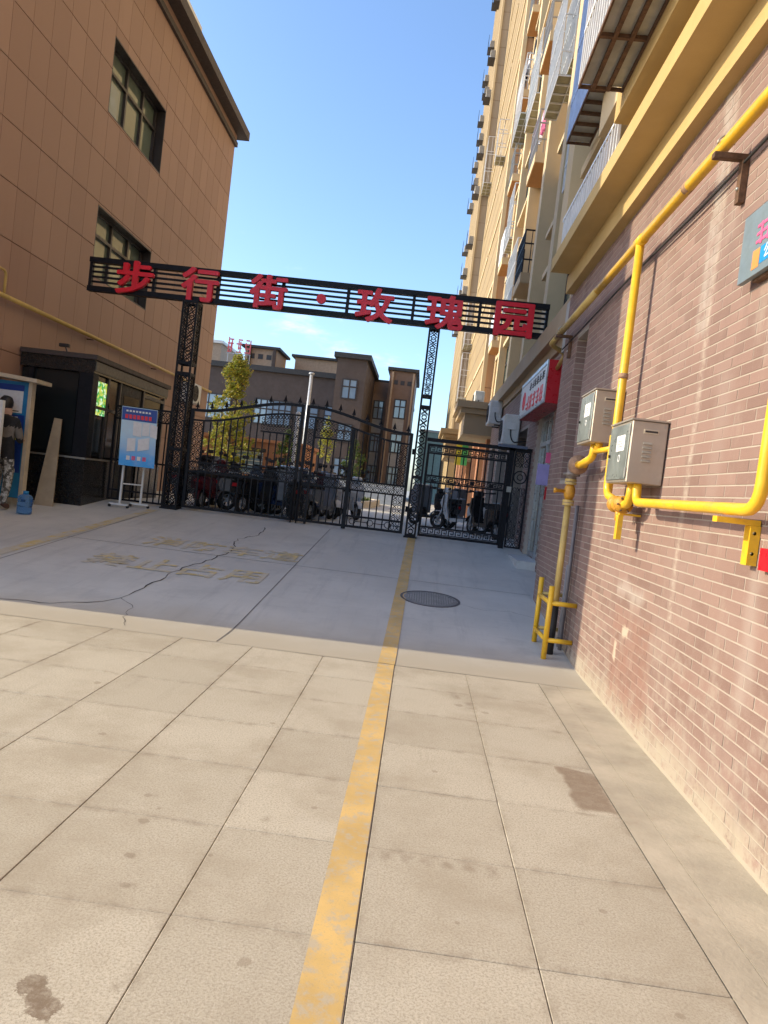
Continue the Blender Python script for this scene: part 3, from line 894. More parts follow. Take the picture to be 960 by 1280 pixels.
# air conditioner
def ac(loc, rz, label, group=None, w=.8, h=.6, dd=.32):
    t = thing('air_conditioner', label, 'air conditioner', loc, rz, group)
    MB().bevbox(-w/2, w/2, -dd/2, dd/2, 0, h, .02).build('casing', MAT['acwhite'], t)
    f = MB()
    for r in (.06, .1, .14, .18, .22): f.ring((-.1, -dd/2-.012, h/2), r, .012, .012, 20)
    f.bar((-.33,-dd/2-.012,h/2), (.13,-dd/2-.012,h/2), .012); f.bar((-.1,-dd/2-.012,h/2-.23), (-.1,-dd/2-.012,h/2+.23), .012)
    f.build('fan_grille', MAT['frame'], t)
    MB().lathe([(.23,0),(.23,.004)], 24, (-.1,-dd/2-.006,h/2), 'y').build('fan_opening', MAT['black'], t)
    MB().box(w/2-.001, w/2+.025, -.1, .08, h*.5, h*.72).build('service_cover', MAT['white'], t)
    for bx2 in (-w/2+.1, w/2-.1): MB().bar((bx2,0,-.016), (bx2,dd,-.016), .03).build('bracket', MAT['frame'], t)
    MB().tube(rpath([(w/2+.01,-.02,h*.5), (w/2+.05,-.02,h*.3), (w/2+.02,.05,.05), (w/2+.05,dd,.1)], .06), .012, 6).build('pipes', MAT['black'], t)
    return t
# clutter up the tower: cages over windows, units, drain pipes, washing
for (y0, y1, k) in ((21.7,24.1,1), (21.7,24.1,3), (25.1,26.7,2), (14.85,16.5,2), (12.25,13.95,1), (12.25,13.95,3)):
    cage('balcony_cage', 2.02, 2.32, y0, y1, LV[k]+.32, 1.9, MAT['rail'], MAT['matgrid'], f'white barred window cage, {["", "first", "second", "third"][k]} upper storey, {"beyond the nearer balcony stack" if y0 > 21 else "before the nearer balcony stack"}{" by a long cage" if y0 == 14.85 else ""}', .15, 'window cages up the tower', (1, 5))
for (y, k) in ((17.95,1), (17.95,3), (20.75,2), (24.95,1), (24.95,4), (11.75,2), (14.4,3), (28.7,3), (28.7,5)):
    ac((2.28, y, LV[k]+.35), -PI/2, 'white air conditioner hung on the beige tower wall between windows', 'air conditioners up the tower wall', .75, .55)
for y, xq in ((9.72,2.40), (12.08,2.40), (17.78,2.40), (21.48,2.40), (24.9,2.40), (28.75,2.40)):
    tw('drain_pipe', MB().tube([(xq,y,4.4),(xq,y,45)], .045, 8), MAT['cream'])
    dp = tower.children[-1]
for k in range(1, 12):
    for y in (29.6, 36.0): tw('floor_band', MB().box(1.95, 1.988, y, y+5.8, LV[k]+.05, LV[k]+.2), MAT['cream'])
def washing(loc, cols, label):
    t = thing('hanging_laundry', label, 'laundry', loc)
    MB().tube([(0,-.05,0),(0,.34*len(cols),0)], .012, 6).build('rod', MAT['steelframe'], t)
    for i, mt in enumerate(cols):
        q = MB(); n = 7; w = .30; L = .75 - .1*(i % 2); y0 = .33*i
        for a in range(n):
            for b in range(6):
                f = lambda u, v: (.035*math.sin(u*9+i)*(.3+v/6), y0+w*u/n*1., -L*v/6)
                q.quad(f(a,b), f(a+1,b), f(a+1,b+1), f(a,b+1))
        q.build('cloth', mt, t, True)
cp_, cw_, cb_ = M('pink_washing', (.6,.16,.3), .9), M('white_washing', (.7,.7,.72), .9), M('navy_washing', (.06,.07,.14), .9)
washing((2.1, 18.95, LV[2]+1.75), [cp_, cp_, cw_], 'pink and white washing hanging in the third floor balcony')
washing((2.15, 27.15, LV[4]+1.75), [cw_, cb_, cw_], 'white and navy washing on a balcony by the cream corner strip')
washing((1.0, 4.4, 4.85+1.35), [cb_, cw_, cp_], 'washing hung inside the rusty floored cage')
# far tower: row of units on the bay edge
n = 0
acs = None
for k in range(3, 16):
    for y in (45.5, 50.0, 55.0):
        if random.random() < .8:
            t = thing('air_conditioner', 'small boxed air conditioner on the sunlit far edge of the tower', 'air conditioner', (1.44, y+random.uniform(-.8,.8), LV[k]+random.uniform(.2,.8)), -PI/2, 'units on the far tower edge')
            if acs is None: acs = (MB().bevbox(-.3,.3,-.3,.0,0,.5,.02).mesh('casing', M('grimy_ac_casing', (.3,.28,.25), .6)), (lambda q: [q.box(-.44+.11*i,-.425+.11*i,-.42,-.40,-.08,.75) for i in range(9)] and q.box(-.45,.45,-.42,0,-.1,-.06).box(-.45,.45,-.42,-.4,.74,.77))(MB()).mesh('guard', MAT['frame']))
            link('casing', acs[0], t); link('guard', acs[1], t)

# ================================================================== shops below the ledge (recessed wall)
shop = thing('shop_row', 'brown brick shop front under the beige ledge, with glazed door', 'building', (2.2, 12, .5))
def sh(name, mb, mat, parent=None, kind=None):
    o = mb.build(name, mat, parent or shop, kind=kind)
    o.matrix_parent_inverse = Matrix.Translation(shop.location).inverted() if parent is None else Matrix()
    return o
RX = 1.885
wl = MB()
wl.box(RX+.002, 3.5, 9.085, 11.0, -.1, 3.83); wl.box(RX+.002, 3.5, 12.35, 13.6, -.1, 3.83); wl.box(RX+.002, 3.5, 11.0, 12.35, 2.95, 3.83)
wl.box(2.3, 3.5, 11.0, 12.35, -.1, 2.95)
wl.box(RX+.002, 3.5, 13.6, 21.2, 2.9, 3.83)
wl.box(2.5, 3.5, 13.6, 21.2, -.1, 2.9)
wl.box(RX+.002, 2.5, 16.0, 16.6, -.1, 2.9); wl.box(RX+.002, 2.5, 18.6, 19.4, -.1, 2.9); wl.box(RX+.002, 2.5, 20.6, 21.2, -.1, 2.9)
swall = sh('wall', wl, MAT['mortar'])
sb = MB()
for r in range(int(3.7/CH)):
    z = .1 + (r+.5)*CH
    y = 9.09 - (.5*BL if r % 2 else 0)
    while y < 21.2:
        a, b = max(y, 9.09), min(y+BL, 21.2); c0 = (a+b)/2
        ok = (c0 < 10.95 or 12.4 < c0 < 13.55 or z > 2.97 or 16.05 < c0 < 16.55 or 18.65 < c0 < 19.35 or 20.65 < c0) and b-a > .05
        if ok: addbrick(sb, c0, z, b-a-.008, RX+.002)
        y += BL
sh('brickwork', sb, MAT['brick'], swall, 'stuff')
# door
d = sh('door', MB().box(1.99, 2.03, 11.03, 12.32, .62, 2.93), MAT['darkglass'])
f = MB()
for y in (11.0, 11.64, 12.28): f.box(1.95, 1.988, y, y+.07, .58, 2.95)
for z in (.6, 2.45, 2.88): f.box(1.952, 1.987, 11.07, 12.3, z, z+.07)
sh('frame', f, MAT['alu'], d)
sh('door_step', MB().box(1.60, 2.3, 10.95, 12.4, .3, .58), M('grey_step', (.5,.49,.47), .7))
for (y0, y1) in ((13.65,15.95), (16.65,18.55), (19.45,20.55)):
    w = sh('shop_window', MB().box(2.44, 2.49, y0, y1, .95, 2.88), MAT['darkglass'])
    f = MB()
    for q in (0, .33, .66, 1): f.box(2.4, 2.438, y0+(y1-y0)*q-.03, y0+(y1-y0)*q+.03, .66, 2.89)
    f.box(2.401, 2.437, y0, y1, .66, .95); f.box(2.401, 2.437, y0, y1, 2.3, 2.36)
    sh('frame', f, MAT['frame'], w)
# far shops in the sun
fs = thing('shop_row', 'sunlit cream shop front with posters beyond the stepped canopy', 'building', (3, 40, .65))
def fsh(name, mb, mat):
    o = mb.build(name, mat, fs); o.matrix_parent_inverse = Matrix.Translation(fs.location).inverted(); return o
fsh('wall', MB().box(2.35, 12, 21.21, 42.99, .5, 4.29), MAT['tan'])
for y in (22.5, 25.5, 28.5, 31.5, 34.5, 37.5, 40.5): fsh('pier', MB().box(1.9, 2.348, y, y+.5, .5, 4.28), MAT['terracotta'])
for y in (23.2, 26.2, 29.2, 32.2, 35.2, 38.2):
    fsh('glazed_front', MB().box(2.27, 2.345, y, y+2.1, .9, 3.0), MAT['skyglass'])

# red light-box shop sign
ss = thing('shop_sign', 'red light box sign with red characters on a white face', 'sign', (1.65, 12.9, 3.0))
def shs(name, mb, mat):
    o = mb.build(name, mat, ss); o.matrix_parent_inverse = Matrix.Translation(ss.location).inverted(); return o
SX0, SY0, SY1, SZ0, SZ1 = 1.60, 10.2, 12.75, 2.92, 3.53
shs('box', MB().box(SX0, 1.884, SY0, SY1, SZ0, SZ1), MAT['reddeep'])
shs('face_panel', MB().box(SX0-.012, SX0-.001, SY0+.06, SY1-.06, SZ0+.06, SZ1-.06), MAT['white'])
fr = MB(); fr.box(SX0-.02, SX0, SY0, SY0+.055, SZ0, SZ1).box(SX0-.02, SX0, SY1-.055, SY1, SZ0, SZ1).box(SX0-.02, SX0, SY0+.055, SY1-.055, SZ1-.055, SZ1).box(SX0-.02, SX0, SY0+.055, SY1-.055, SZ0, SZ0+.055)
shs('frame', fr, MAT['alu'])
def glyphs(mb, n, y0, dy, zc, h, x):
    # illegible small characters: strokes only, as they blur in the photo
    rr = random.Random(5+n)
    for i in range(n):
        yc = y0 + i*dy
        for s in range(rr.randint(2,3)):
            z = zc - h/2 + h*(s+.5)/3 + rr.uniform(-.05,.05)*h; mb.box(x-.006, x, yc-dy*.36, yc+dy*.36, z-h*.055, z+h*.055)
        for s in range(2):
            y = yc + rr.uniform(-.3,.3)*dy; mb.box(x-.0065, x-.0002, y-dy*.06, y+dy*.06, zc-h/2, zc+h/2)
    return mb
shs('lettering', glyphs(MB(), 5, SY0+.35, .34, 3.1, .24, SX0-.0125), MAT['red'])
shs('lettering', glyphs(MB(), 6, SY0+.3, .24, 3.36, .12, SX0-.0125), MAT['eave'])
shs('emblem', MB().ring((SX0-.016, SY1-.42, 3.2), .13, .05, .008, 14, 'x').box(SX0-.02, SX0-.0125, SY1-.45, SY1-.39, 3.1, 3.3), MAT['red'])
# small hanging plate by the door
pl = thing('door_plate_sign', 'small lilac plate sign hung on the brick pier by the shop door', 'sign', (1.75, 10.3, 1.9))
def pls(n_, mb, mat):
    o = mb.build(n_, mat, pl); o.matrix_parent_inverse = Matrix.Translation(pl.location).inverted()
pls('plate', MB().box(1.62, 1.88, 10.2, 10.24, 1.75, 2.05), M('lilac_plate', (.3,.26,.5), .5))
pls('header', MB().box(1.72, 1.88, 10.205, 10.235, 2.07, 2.22), MAT['pinkprint'])
pls('tag', MB().box(1.76, 1.86, 10.205, 10.235, 1.55, 1.73), MAT['reddeep'])

ac((1.70, 15.0, 2.62), -PI/2, 'white air conditioner on the brick wall above the pedestrian gate', None, .8, .62)
ac((1.70, 18.9, 3.42), -PI/2, 'white air conditioner hung on the brick wall below the ledge', None, .8, .6)
ac((1.55, 23.6, 4.33), -PI/2, 'air conditioner standing on top of the stepped canopy', None, .8, .6)

# ================================================================== gas pipework on the brick wall
PX = 1.45
gp = thing('gas_main_pipe', 'long yellow gas pipe running high along the brick wall', 'pipe', (PX, 6, 3.55))
def gpp(n_, mb, mat, parent=None, sm=True):
    o = mb.build(n_, mat, parent or gp, sm)
    o.matrix_parent_inverse = Matrix.Translation(gp.location).inverted() if parent is None else Matrix(); return o
gpp('pipe', MB().tube([(PX,-1,3.56),(PX,6.9,3.55)], .035, 14), MAT['pipe'])
gpp('pipe', MB().tube([(PX,6.9,3.55),(PX,8.9,3.545)], .0375, 14), MAT['pipedull'])
gpp('pipe', MB().tube(rpath([(PX,8.9,3.545),(PX,9.35,3.545),(1.70,9.6,3.5),(1.72,10.3,3.4)], .12), .03, 10), MAT['pipedull'])
gpp('drop_pipe', MB().tube(rpath([(PX,5.585,3.55),(PX,5.595,2.0),(PX,5.6,1.62)], .05), .032, 14), MAT['pipe'])
gpp('flange', MB().lathe([(.042,-.07),(.042,.07)], 14, (PX, 5.585, 3.553), 'y'), MAT['pipe'])
gpp('coupling', MB().lathe([(.038,-.02),(.038,.02)], 14, (PX, 5.592, 2.52)), MAT['primer'])
gpp('coupling', MB().lathe([(.039,-.03),(.039,.03)], 14, (PX, 4.62, 3.557), 'y'), MAT['primer'])
gpp('cable', MB().tube(rpath([(1.56,1.5,3.52),(1.555,3.6,3.47),(1.55,4.6,3.44),(1.55,6.2,3.46),(1.55,9.0,3.42)], .3), .008, 6), MAT['black'])
for y in (4.07, 8.6):
    b_ = gpp('bracket', MB().box(PX-.06, 1.58, y-.022, y+.022, 3.475, 3.505).box(1.545, 1.5805, y-.025, y+.025, 3.24, 3.474), MAT['rust'], None, False)
    gpp('u_bolt', MB().tube([(PX+math.cos(t)*.045, y, 3.557+math.sin(t)*.045) for t in [PI*i/8 for i in range(9)]], .006, 6), MAT['steelframe'], b_)
    gpp('u_bolt', MB().lathe([(.01,0),(.01,.02)], 8, (1.535, y, 3.32), 'x'), MAT['steelframe'], b_)

# meter boxes
def meter(x0, y0, y1, z0, z1, label):
    t = thing('gas_meter_box', label, 'meter box', (WX, y0, z0), 0, None)
    d = WX-x0; w = y1-y0; h = z1-z0
    # local: x -d..0 , y 0..w, z 0..h
    MB().bevbox(-d, -.008, 0, w, 0, h, .006).build('casing', MAT['steel'], t)
    MB().box(-d-.008, .0, -.012, w+.012, h+.0005, h+.012).build('lid', MAT['steel'], t)
    dr = MB().bevbox(-d-.008, -d-.001, .025, w-.02, .02, h-.02, .002).build('door', M('stainless_door', (.27,.295,.28), .35, .45, var=.2, scale=4, dirt=.3, dirtc=(.3,.29,.24)), t)  # grey-green door colour carries the dark facade opposite that steel would mirror
    for zz2 in (h*.16, h*.84): MB().lathe([(.007,-.03),(.007,.03)], 8, (-d-.009, .015, zz2)).build('hinge', MAT['steelframe'], dr)
    MB().box(-d-.0105, -d-.0085, w*.2, w*.58, h*.52, h*.78).build('paper_label', MAT['label'], dr)
    gl = MB()
    for i in range(3): gl.box(-d-.0112, -d-.0106, w*.29, w*.51, h*(.59+.045*i), h*(.60+.045*i))
    gl.build('label_print', MAT['frame'], dr)
    MB().lathe([(.011,0),(.011,-.012)], 10, (-d-.009, w*.86, h*.46), 'x').build('lock', MAT['black'], dr)
    MB().ring((-d-.0092, w*.4, h*.4), .022, .006, .002, 14, 'x').build('stencil_mark', MAT['label'], dr)
    # near side: view slot and louvres
    sl = MB().box(-d*.68, -d*.28, -.006, -.001, h*.80, h*.87).build('view_slot_frame', MAT['tan'], t)
    MB().box(-d*.65, -d*.31, -.009, -.0062, h*.82, h*.85).build('slot', MAT['frame'], sl)
    for i in range(5):
        zc = h*(.36+.07*i)
        MB().prism([(0,zc-.006),(-.012,zc-.003),(0,zc+.011)], -d*.66, -d*.42, 'x').build('louvre', MAT['steelframe'], t)
    for (a, b2) in ((-.03,.03),(-.03,h-.03)): MB().lathe([(.006,0),(.006,-.004)], 8, (a, -.001, b2), 'y').build('screw', MAT['steelframe'], t)
    return t
meter(1.342, 4.78, 5.29, 1.675, 2.09, 'stainless gas meter box with louvred side, the lower one')
meter(1.342, 5.95, 6.45, 2.03, 2.46, 'stainless gas meter box behind the yellow drop pipe, the higher one')

mp = thing('meter_pipework', 'yellow elbows, valves and tee pipes joining the two meter boxes', 'pipe', (1.4, 5.5, 1.5))
def mpp(n_, mb, mat, sm=True):
    o = mb.build(n_, mat, mp, sm); o.matrix_parent_inverse = Matrix.Translation(mp.location).inverted(); return o
mpp('pipe', MB().tube(rpath([(1.44,5.60,2.06),(1.44,5.60,1.60),(1.44,5.15,1.53)], .10), .030, 14), MAT['pipe'])
mpp('pipe', MB().tube(rpath([(1.44,5.15,1.53),(1.44,4.98,1.53),(1.44,4.96,1.70)], .12), .031, 14), MAT['pipe'])
mpp('pipe', MB().tube(rpath([(1.44,4.84,1.70),(1.44,4.83,1.55),(1.44,3.1,1.54),(1.44,3.05,2.9),(1.44,3.05,3.55)], .12), .029, 14), MAT['pipe'])
mpp('pipe', MB().tube(rpath([(1.44,6.2,2.05),(1.44,6.2,1.92),(1.40,6.45,1.86)], .1), .034, 12), MAT['pipe'])
mpp('pipe', MB().tube([(1.44,6.05,1.98),(1.44,6.04,2.06)], .034, 12), MAT['pipe'])
mpp('tee', MB().tube([(1.44,6.2,1.97),(1.44,5.6,1.96)], .022, 10), MAT['pipe'])
mpp('tee', MB().tube([(1.44,5.6,1.90),(1.44,5.2,1.88)], .026, 10), MAT['pipe'])
va = MB()
for y in (5.09, 5.13, 5.27, 5.31): va.lathe([(.062,-.012),(.062,.012)], 16, (1.44, y, 1.53), 'y')
va.lathe([(.05,-.06),(.06,0),(.05,.06)], 12, (1.44,5.2,1.53), 'y').lathe([(.025,0),(.025,-.09)], 10, (1.44,5.2,1.50))
mpp('valve', va, MAT['valve'])
mpp('bolts', (lambda q: [q.lathe([(.007,-.05),(.007,.05)], 6, (1.44+.05*math.cos(a), 5.11, 1.53+.05*math.sin(a)), 'y') for a in [PI/3*i for i in range(6)]] and q)(MB()), MAT['rust'])
mpp('wall_bracket', MB().box(1.43, 1.58, 5.13, 5.17, 1.455, 1.47).box(1.42, 1.455, 5.12, 5.18, 1.28, 1.455), MAT['pipe'], False)
mpp('wall_bracket', MB().box(1.38, 1.58, 3.36, 3.41, 1.475, 1.502).box(1.535, 1.5815, 3.355, 3.415, 1.29, 1.4745), MAT['pipe'], False)
mpp('anchor_bolt', MB().lathe([(.009,-.03),(.009,.03)], 8, (1.555,3.385,1.345), 'y').lathe([(.009,-.03),(.009,.03)], 8, (1.555,3.385,1.44), 'y'), MAT['steelframe'])

# standpipe with guard frame
sp_ = thing('gas_standpipe', 'dull yellow gas standpipe with flanged valve rising from the ramp edge', 'pipe', (1.42, 6.88, 0))
def spp(n_, mb, mat, sm=True):
    o = mb.build(n_, mat, sp_, sm); o.matrix_parent_inverse = Matrix.Translation(sp_.location).inverted(); return o
Q = (1.42, 6.88)
spp('riser', MB().tube([(Q[0],Q[1],.35),(Q[0],Q[1],1.50)], .031, 14), MAT['pipedull'])
spp('wrapped_foot', MB().tube([(Q[0],Q[1],.0),(Q[0],Q[1],.55)], .037, 14), MAT['black'])
for z in (1.50, 1.53, 1.70, 1.73): spp('flange', MB().lathe([(.055,-.012),(.055,.012)], 16, (Q[0],Q[1],z)), MAT['pipedull'], False)
spp('valve', MB().lathe([(.035,1.54),(.05,1.58),(.055,1.62),(.05,1.66),(.035,1.69)], 14, (Q[0],Q[1],0)).lathe([(.018,0),(.018,-.09),(.026,-.1),(.026,-.12)], 8, (Q[0]-.03,Q[1],1.62), 'x'), MAT['valve'])
spp('elbow_flange', MB().tube(rpath([(Q[0],Q[1],1.74),(Q[0],Q[1],1.88),(Q[0],Q[1]-.2,1.87)], .1), .05, 12), M('grey_rusty_flange', (.25,.21,.19), .7, .4, var=.4, scale=14, bump=.4))
spp('elbow_flange', MB().lathe([(.085,-.018),(.085,.018)], 18, (Q[0],Q[1]-.18,1.87), 'y').lathe([(.08,-.012),(.08,.012)], 18, (Q[0],Q[1],1.785)), M('grey_rusty_plate', (.27,.23,.2), .7, .4, var=.4, scale=14, bump=.4))
spp('elbow_flange', MB().lathe([(.09,-.016),(.09,.016)], 18, (Q[0],Q[1]-.235,1.87), 'y'), MAT['primer'])
spp('pipe', MB().tube(rpath([(Q[0],Q[1]-.23,1.87),(Q[0]+.01,6.45,1.87)], .1), .036, 12), MAT['pipe'])

gf = thing('pipe_guard_frame', 'yellow tubular guard frame around the foot of the standpipe', 'guard rail', (1.40, 6.9, 0))
def gff(n_, mb, mat=None):
    o = mb.build(n_, mat or MAT['pipe'], gf, True); o.matrix_parent_inverse = Matrix.Translation(gf.location).inverted(); return o
A_, B_ = (1.335, 6.70), (1.325, 7.22)
gff('post', MB().tube([(A_[0],A_[1],GZ(A_[1])),(A_[0],A_[1],.72)], .026, 12)); gff('post', MB().tube([(B_[0],B_[1],GZ(B_[1])),(B_[0],B_[1],.74)], .026, 12))
for z in (.21, .56):
    gff('rail', MB().tube([(A_[0],A_[1],z),(B_[0],B_[1],z)], .022, 10))
    gff('rail', MB().tube([(A_[0],A_[1],z),(1.58,A_[1],z)], .023, 10)); gff('rail', MB().tube([(B_[0],B_[1],z+.02),(1.58,B_[1],z+.02)], .02, 10), MAT['pipedull'])
cd = thing('conduit', 'grey conduit clipped to the shaded brick wall behind the standpipe', 'pipe', (1.55, 7.05, 0))
MB().tube([(0,0,0),(0,0,1.5)], .02, 8).build('tube', M('grey_conduit', (.17,.16,.17), .5), cd, True); MB().tube([(0,.09,0),(0,.09,.9)], .016, 8).build('tube', M('grey_conduit_b', (.2,.19,.2), .5), cd, True)

# wall sign, cut by the frame edge
ws = thing('wall_sign', 'grey sign panel with pink writing and a blue sticker on the brick wall', 'sign', (1.56, 3.4, 2.7))
def wsp(n_, mb, mat):
    o = mb.build(n_, mat, ws); o.matrix_parent_inverse = Matrix.Translation(ws.location).inverted(); return o
wsp('panel', MB().box(1.515, 1.545, 2.75, 3.83, 2.715, 3.06), MAT['signface'])
wsp('backing_rail', MB().box(1.546, 1.58, 2.75, 3.72, 2.70, 2.74), MAT['rust'])
wsp('sticker', MB().box(1.5135, 1.5145, 3.15, 3.60, 2.755, 2.84), MAT['signblue'])
wsp('sticker', MB().box(1.5132, 1.5145, 3.605, 3.68, 2.745, 2.84), M('orange_sticker', (.7,.25,.06), .5))
lt = MB(); rr_ = random.Random(3)
for i in range(2):
    for s in range(3): lt.box(1.512, 1.5148, 3.5-.2*i+.02, 3.66-.2*i, 2.87+.04*s, 2.885+.04*s)
    for s in range(2): lt.box(1.5119, 1.5147, 3.53+.07*s-.2*i, 3.55+.07*s-.2*i, 2.86, 2.97)
wsp('lettering', lt, MAT['pinkprint'])
me = text_mesh('公', .08, .0005, .001)
for v_ in me.vertices: v_.co = (1.5128 - v_.co.z, 3.52 - v_.co.x, 2.797 + v_.co.y)
me.materials.clear(); me.materials.append(MAT['white']); o = link('lettering', me, ws); o.matrix_parent_inverse = Matrix.Translation(ws.location).inverted()
rt = MB().box(1.55, 1.584, 3.05, 3.27, 1.28, 1.38).build('fire_notice_plate', MAT['reddeep'], None, False, 'small red plate screwed to the brick wall under the pipe bracket', 'plate')

# ================================================================== left building
LX = -7.0
lb = thing('stone_clad_building', 'brown stone panelled building with dark eaves left of the gate', 'building', (-9, 14, 0))
def lbp(n_, mb, mat, parent=None):
    o = mb.build(n_, mat, parent or lb)
    o.matrix_parent_inverse = Matrix.Translation(lb.location).inverted() if parent is None else Matrix(); return o
wins = [(13.93,16.72,8.19,9.66), (13.93,16.72,4.98,6.36)]
LY0, LY1, LZT = 6.25, 22.15, 11.46
cw = MB()
# core wall with window openings (set back inside)
zc = [-.1] + sorted({w[2] for w in wins} | {w[3] for w in wins}) + [LZT]
for i in range(len(zc)-1):
    a, b = zc[i], zc[i+1]
    hole = [w for w in wins if w[2] <= a+1e-4 and w[3] >= b-1e-4]
    if hole:
        cw.box(-20, LX-.02, LY0, hole[0][0], a, b); cw.box(-20, LX-.02, hole[0][1], LY1, a, b); cw.box(-20, LX-.3, hole[0][0], hole[0][1], a, b)
    else: cw.box(-20, LX-.02, LY0, LY1, a, b)
lwall = lbp('wall', cw, MAT['browngap'])
zrow = [4.683+.866*i for i in range(-3, 9)]
zrow = [z for z in zrow if z < LZT-.1] + [LZT]
ycol = [9.05+.546*i for i in range(0, 25)]
ycol = [y for y in ycol if y < LY1-.2] + [LY1]
pmesh = {}
def panel(y0, y1, z0, z1, parent):
    k = (round(y1-y0,3), round(z1-z0,3))
    if k not in pmesh:
        w, h = k; pmesh[k] = MB().add([(0,-w/2,-h/2),(0,w/2,-h/2),(0,w/2,h/2),(0,-w/2,h/2),(.02,-w/2+.003,-h/2+.003),(.02,w/2-.003,-h/2+.003),(.02,w/2-.003,h/2-.003),(.02,-w/2+.003,h/2-.003)],
            [(4,5,6,7),(0,1,5,4),(1,2,6,5),(2,3,7,6),(3,0,4,7)]).mesh('stone_panel', MAT['brown'])
    o = link('stone_panel', pmesh[k], parent); o.location = (LX-.02, (y0+y1)/2, (z0+z1)/2); o.rotation_euler = (0, random.uniform(-.001,.001), random.uniform(-.002,.002))
cnt = 0
for j in range(len(zrow)-1):
    for i in range(len(ycol)-1):
        rects = [(ycol[i], ycol[i+1], zrow[j], zrow[j+1])]
        for w in wins:
            nr = []
            for (a, b, c, d) in rects:
                if b <= w[0] or a >= w[1] or d <= w[2] or c >= w[3]: nr.append((a,b,c,d)); continue
                if a < w[0]: nr.append((a, w[0], c, d)); a = w[0]
                if b > w[1]: nr.append((w[1], b, c, d)); b = w[1]
                if c < w[2]: nr.append((a, b, c, w[2]))
                if d > w[3]: nr.append((a, b, w[3], d))
            rects = nr
        for (a, b, c, d) in rects:
            if b-a > .03 and d-c > .03:
                vj, hj = .0018, .0045
                panel(a+vj, b-vj, c+hj, d-hj, lwall); cnt += 1
lbp('plain_cladding', MB().box(LX-.02, LX-.001, LY0, 9.045, .0, LZT).box(LX-.02, LX-.001, 9.055, LY1, 0, 2.08), MAT['brown'])
# deep lined windows
for (y0, y1, z0, z1) in wins:
    wd = lbp('window', MB().box(LX-.27, LX-.25, y0+.04, y1-.04, z0+.04, z1-.04), MAT['winglass'])
    f = MB()
    for q in (.03, .40, .70, .97): f.box(LX-.249, LX-.19, y0+(y1-y0)*q-.035, y0+(y1-y0)*q+.035, z0, z1)
    for q in (.02, .66, .98): f.box(LX-.2485, LX-.188, y0, y1, z0+(z1-z0)*q-.03, z0+(z1-z0)*q+.03)
    f.build('frame', MAT['frame'], wd)
    f = MB(); f.box(LX-.29, LX-.0005, y0, y0+.02, z0, z1).box(LX-.29, LX-.0005, y1-.02, y1, z0, z1).box(LX-.29, LX-.0005, y0+.02, y1-.02, z1-.02, z1).box(LX-.29, LX-.0005, y0+.02, y1-.02, z0, z0+.02)
    f.build('reveal', MAT['frame'], wd)
    MB().box(LX-.285, LX-.275, y0+.3, y0+1.0, z0+.05, z1-.1).build('curtain', M('pale_curtain', (.42,.46,.36), .9), wd)
lbp('eave_moulding', MB().box(-20, -6.93, LY0-.02, LY1+.07, 11.462, 11.60), MAT['eave'])
lbp('eave_band', MB().box(-20, -6.97, LY0, LY1+.03, 11.601, 11.80), MAT['brown'])
lbp('eave', MB().box(-20, -6.66, LY0-.03, LY1+.32, 11.801, 12.05), MAT['eave'])
lbp('roof_storey', MB().box(-20, -8.0, LY0, 20.5, 12.051, 13.9), MAT['beige'])
lbp('roof_storey_coping', MB().box(-20, -7.85, LY0, 20.65, 13.901, 14.05), MAT['white'])
# gas pipe on it
lp = thing('gas_pipe', 'thin yellow gas pipe running along the brown stone wall', 'pipe', (-6.88, 15, 3.8))
def lpp(n_, mb, mat):
    o = mb.build(n_, mat, lp, True); o.matrix_parent_inverse = Matrix.Translation(lp.location).inverted()
lpp('pipe', MB().tube([(-6.9,9.0,3.76),(-6.9,22.1,3.80)], .038, 10), MAT['pipedull'])
for y in (10.5, 14.0, 17.4, 20.6): lpp('clip', MB().box(-6.99, -6.86, y-.02, y+.02, 3.70, 3.72), MAT['rust'])
lpp('branch', MB().tube(rpath([(-6.9,11.0,3.78),(-6.9,11.0,4.15),(-6.9,9.0,4.2)], .08), .022, 8), MAT['pipedull'])
ac((-6.8, 20.0, 3.2), PI/2, 'air conditioner hung on the brown stone wall behind the gate', None, .8, .55)

# ================================================================== guard booth
bt = thing('guard_booth', 'black granite guard booth with dark windows beside the gate', 'booth', (-6.4, 13, .5))
def btp(n_, mb, mat, parent=None):
    o = mb.build(n_, mat, parent or bt)
    o.matrix_parent_inverse = Matrix.Translation(bt.location).inverted() if parent is None else Matrix(); return o
BX, BY = -5.70, 11.78
btp('plinth', MB().box(-6.98, BX, BY, 12.95, .2, 1.33), MAT['granblack'])
btp('plinth', MB().box(-6.98, BX+.002, 13.95, 15.2, .2, 1.33), MAT['granblack'])
btp('sill', MB().box(-6.98, BX+.02, BY-.02, 12.97, 1.331, 1.36), MAT['steelframe'])
btp('inner_core', MB().box(-6.97, BX-.12, BY+.15, 15.1, 1.36, 2.85), M('dark_interior', (.03,.028,.025), .9))
w = btp('front_window', MB().box(-6.75, -5.98, BY+.06, BY+.09, 1.40, 2.78), MAT['darkglass'])
w2 = btp('front_window', MB().box(-6.97, -6.81, BY+.06, BY+.09, 1.40, 2.78), MAT['darkglass'])
for (a, b) in ((BX-.24, BX), (-6.82, -6.74)): btp('pillar', MB().box(a, b, BY, BY+.18, 1.361, 2.80), MAT['iron'])
btp('fascia', MB().box(-6.98, BX+.01, BY-.01, 15.21, 2.80, 3.02), MAT['granblack'])
btp('side_fascia_strip', MB().box(BX+.011, BX+.03, BY+.02, 15.2, 2.84, 3.0), M('dull_fascia', (.13,.115,.09), .5))
btp('roof_cap', MB().box(-6.98, BX+.06, BY-.06, 15.26, 3.021, 3.10), MAT['eave'])
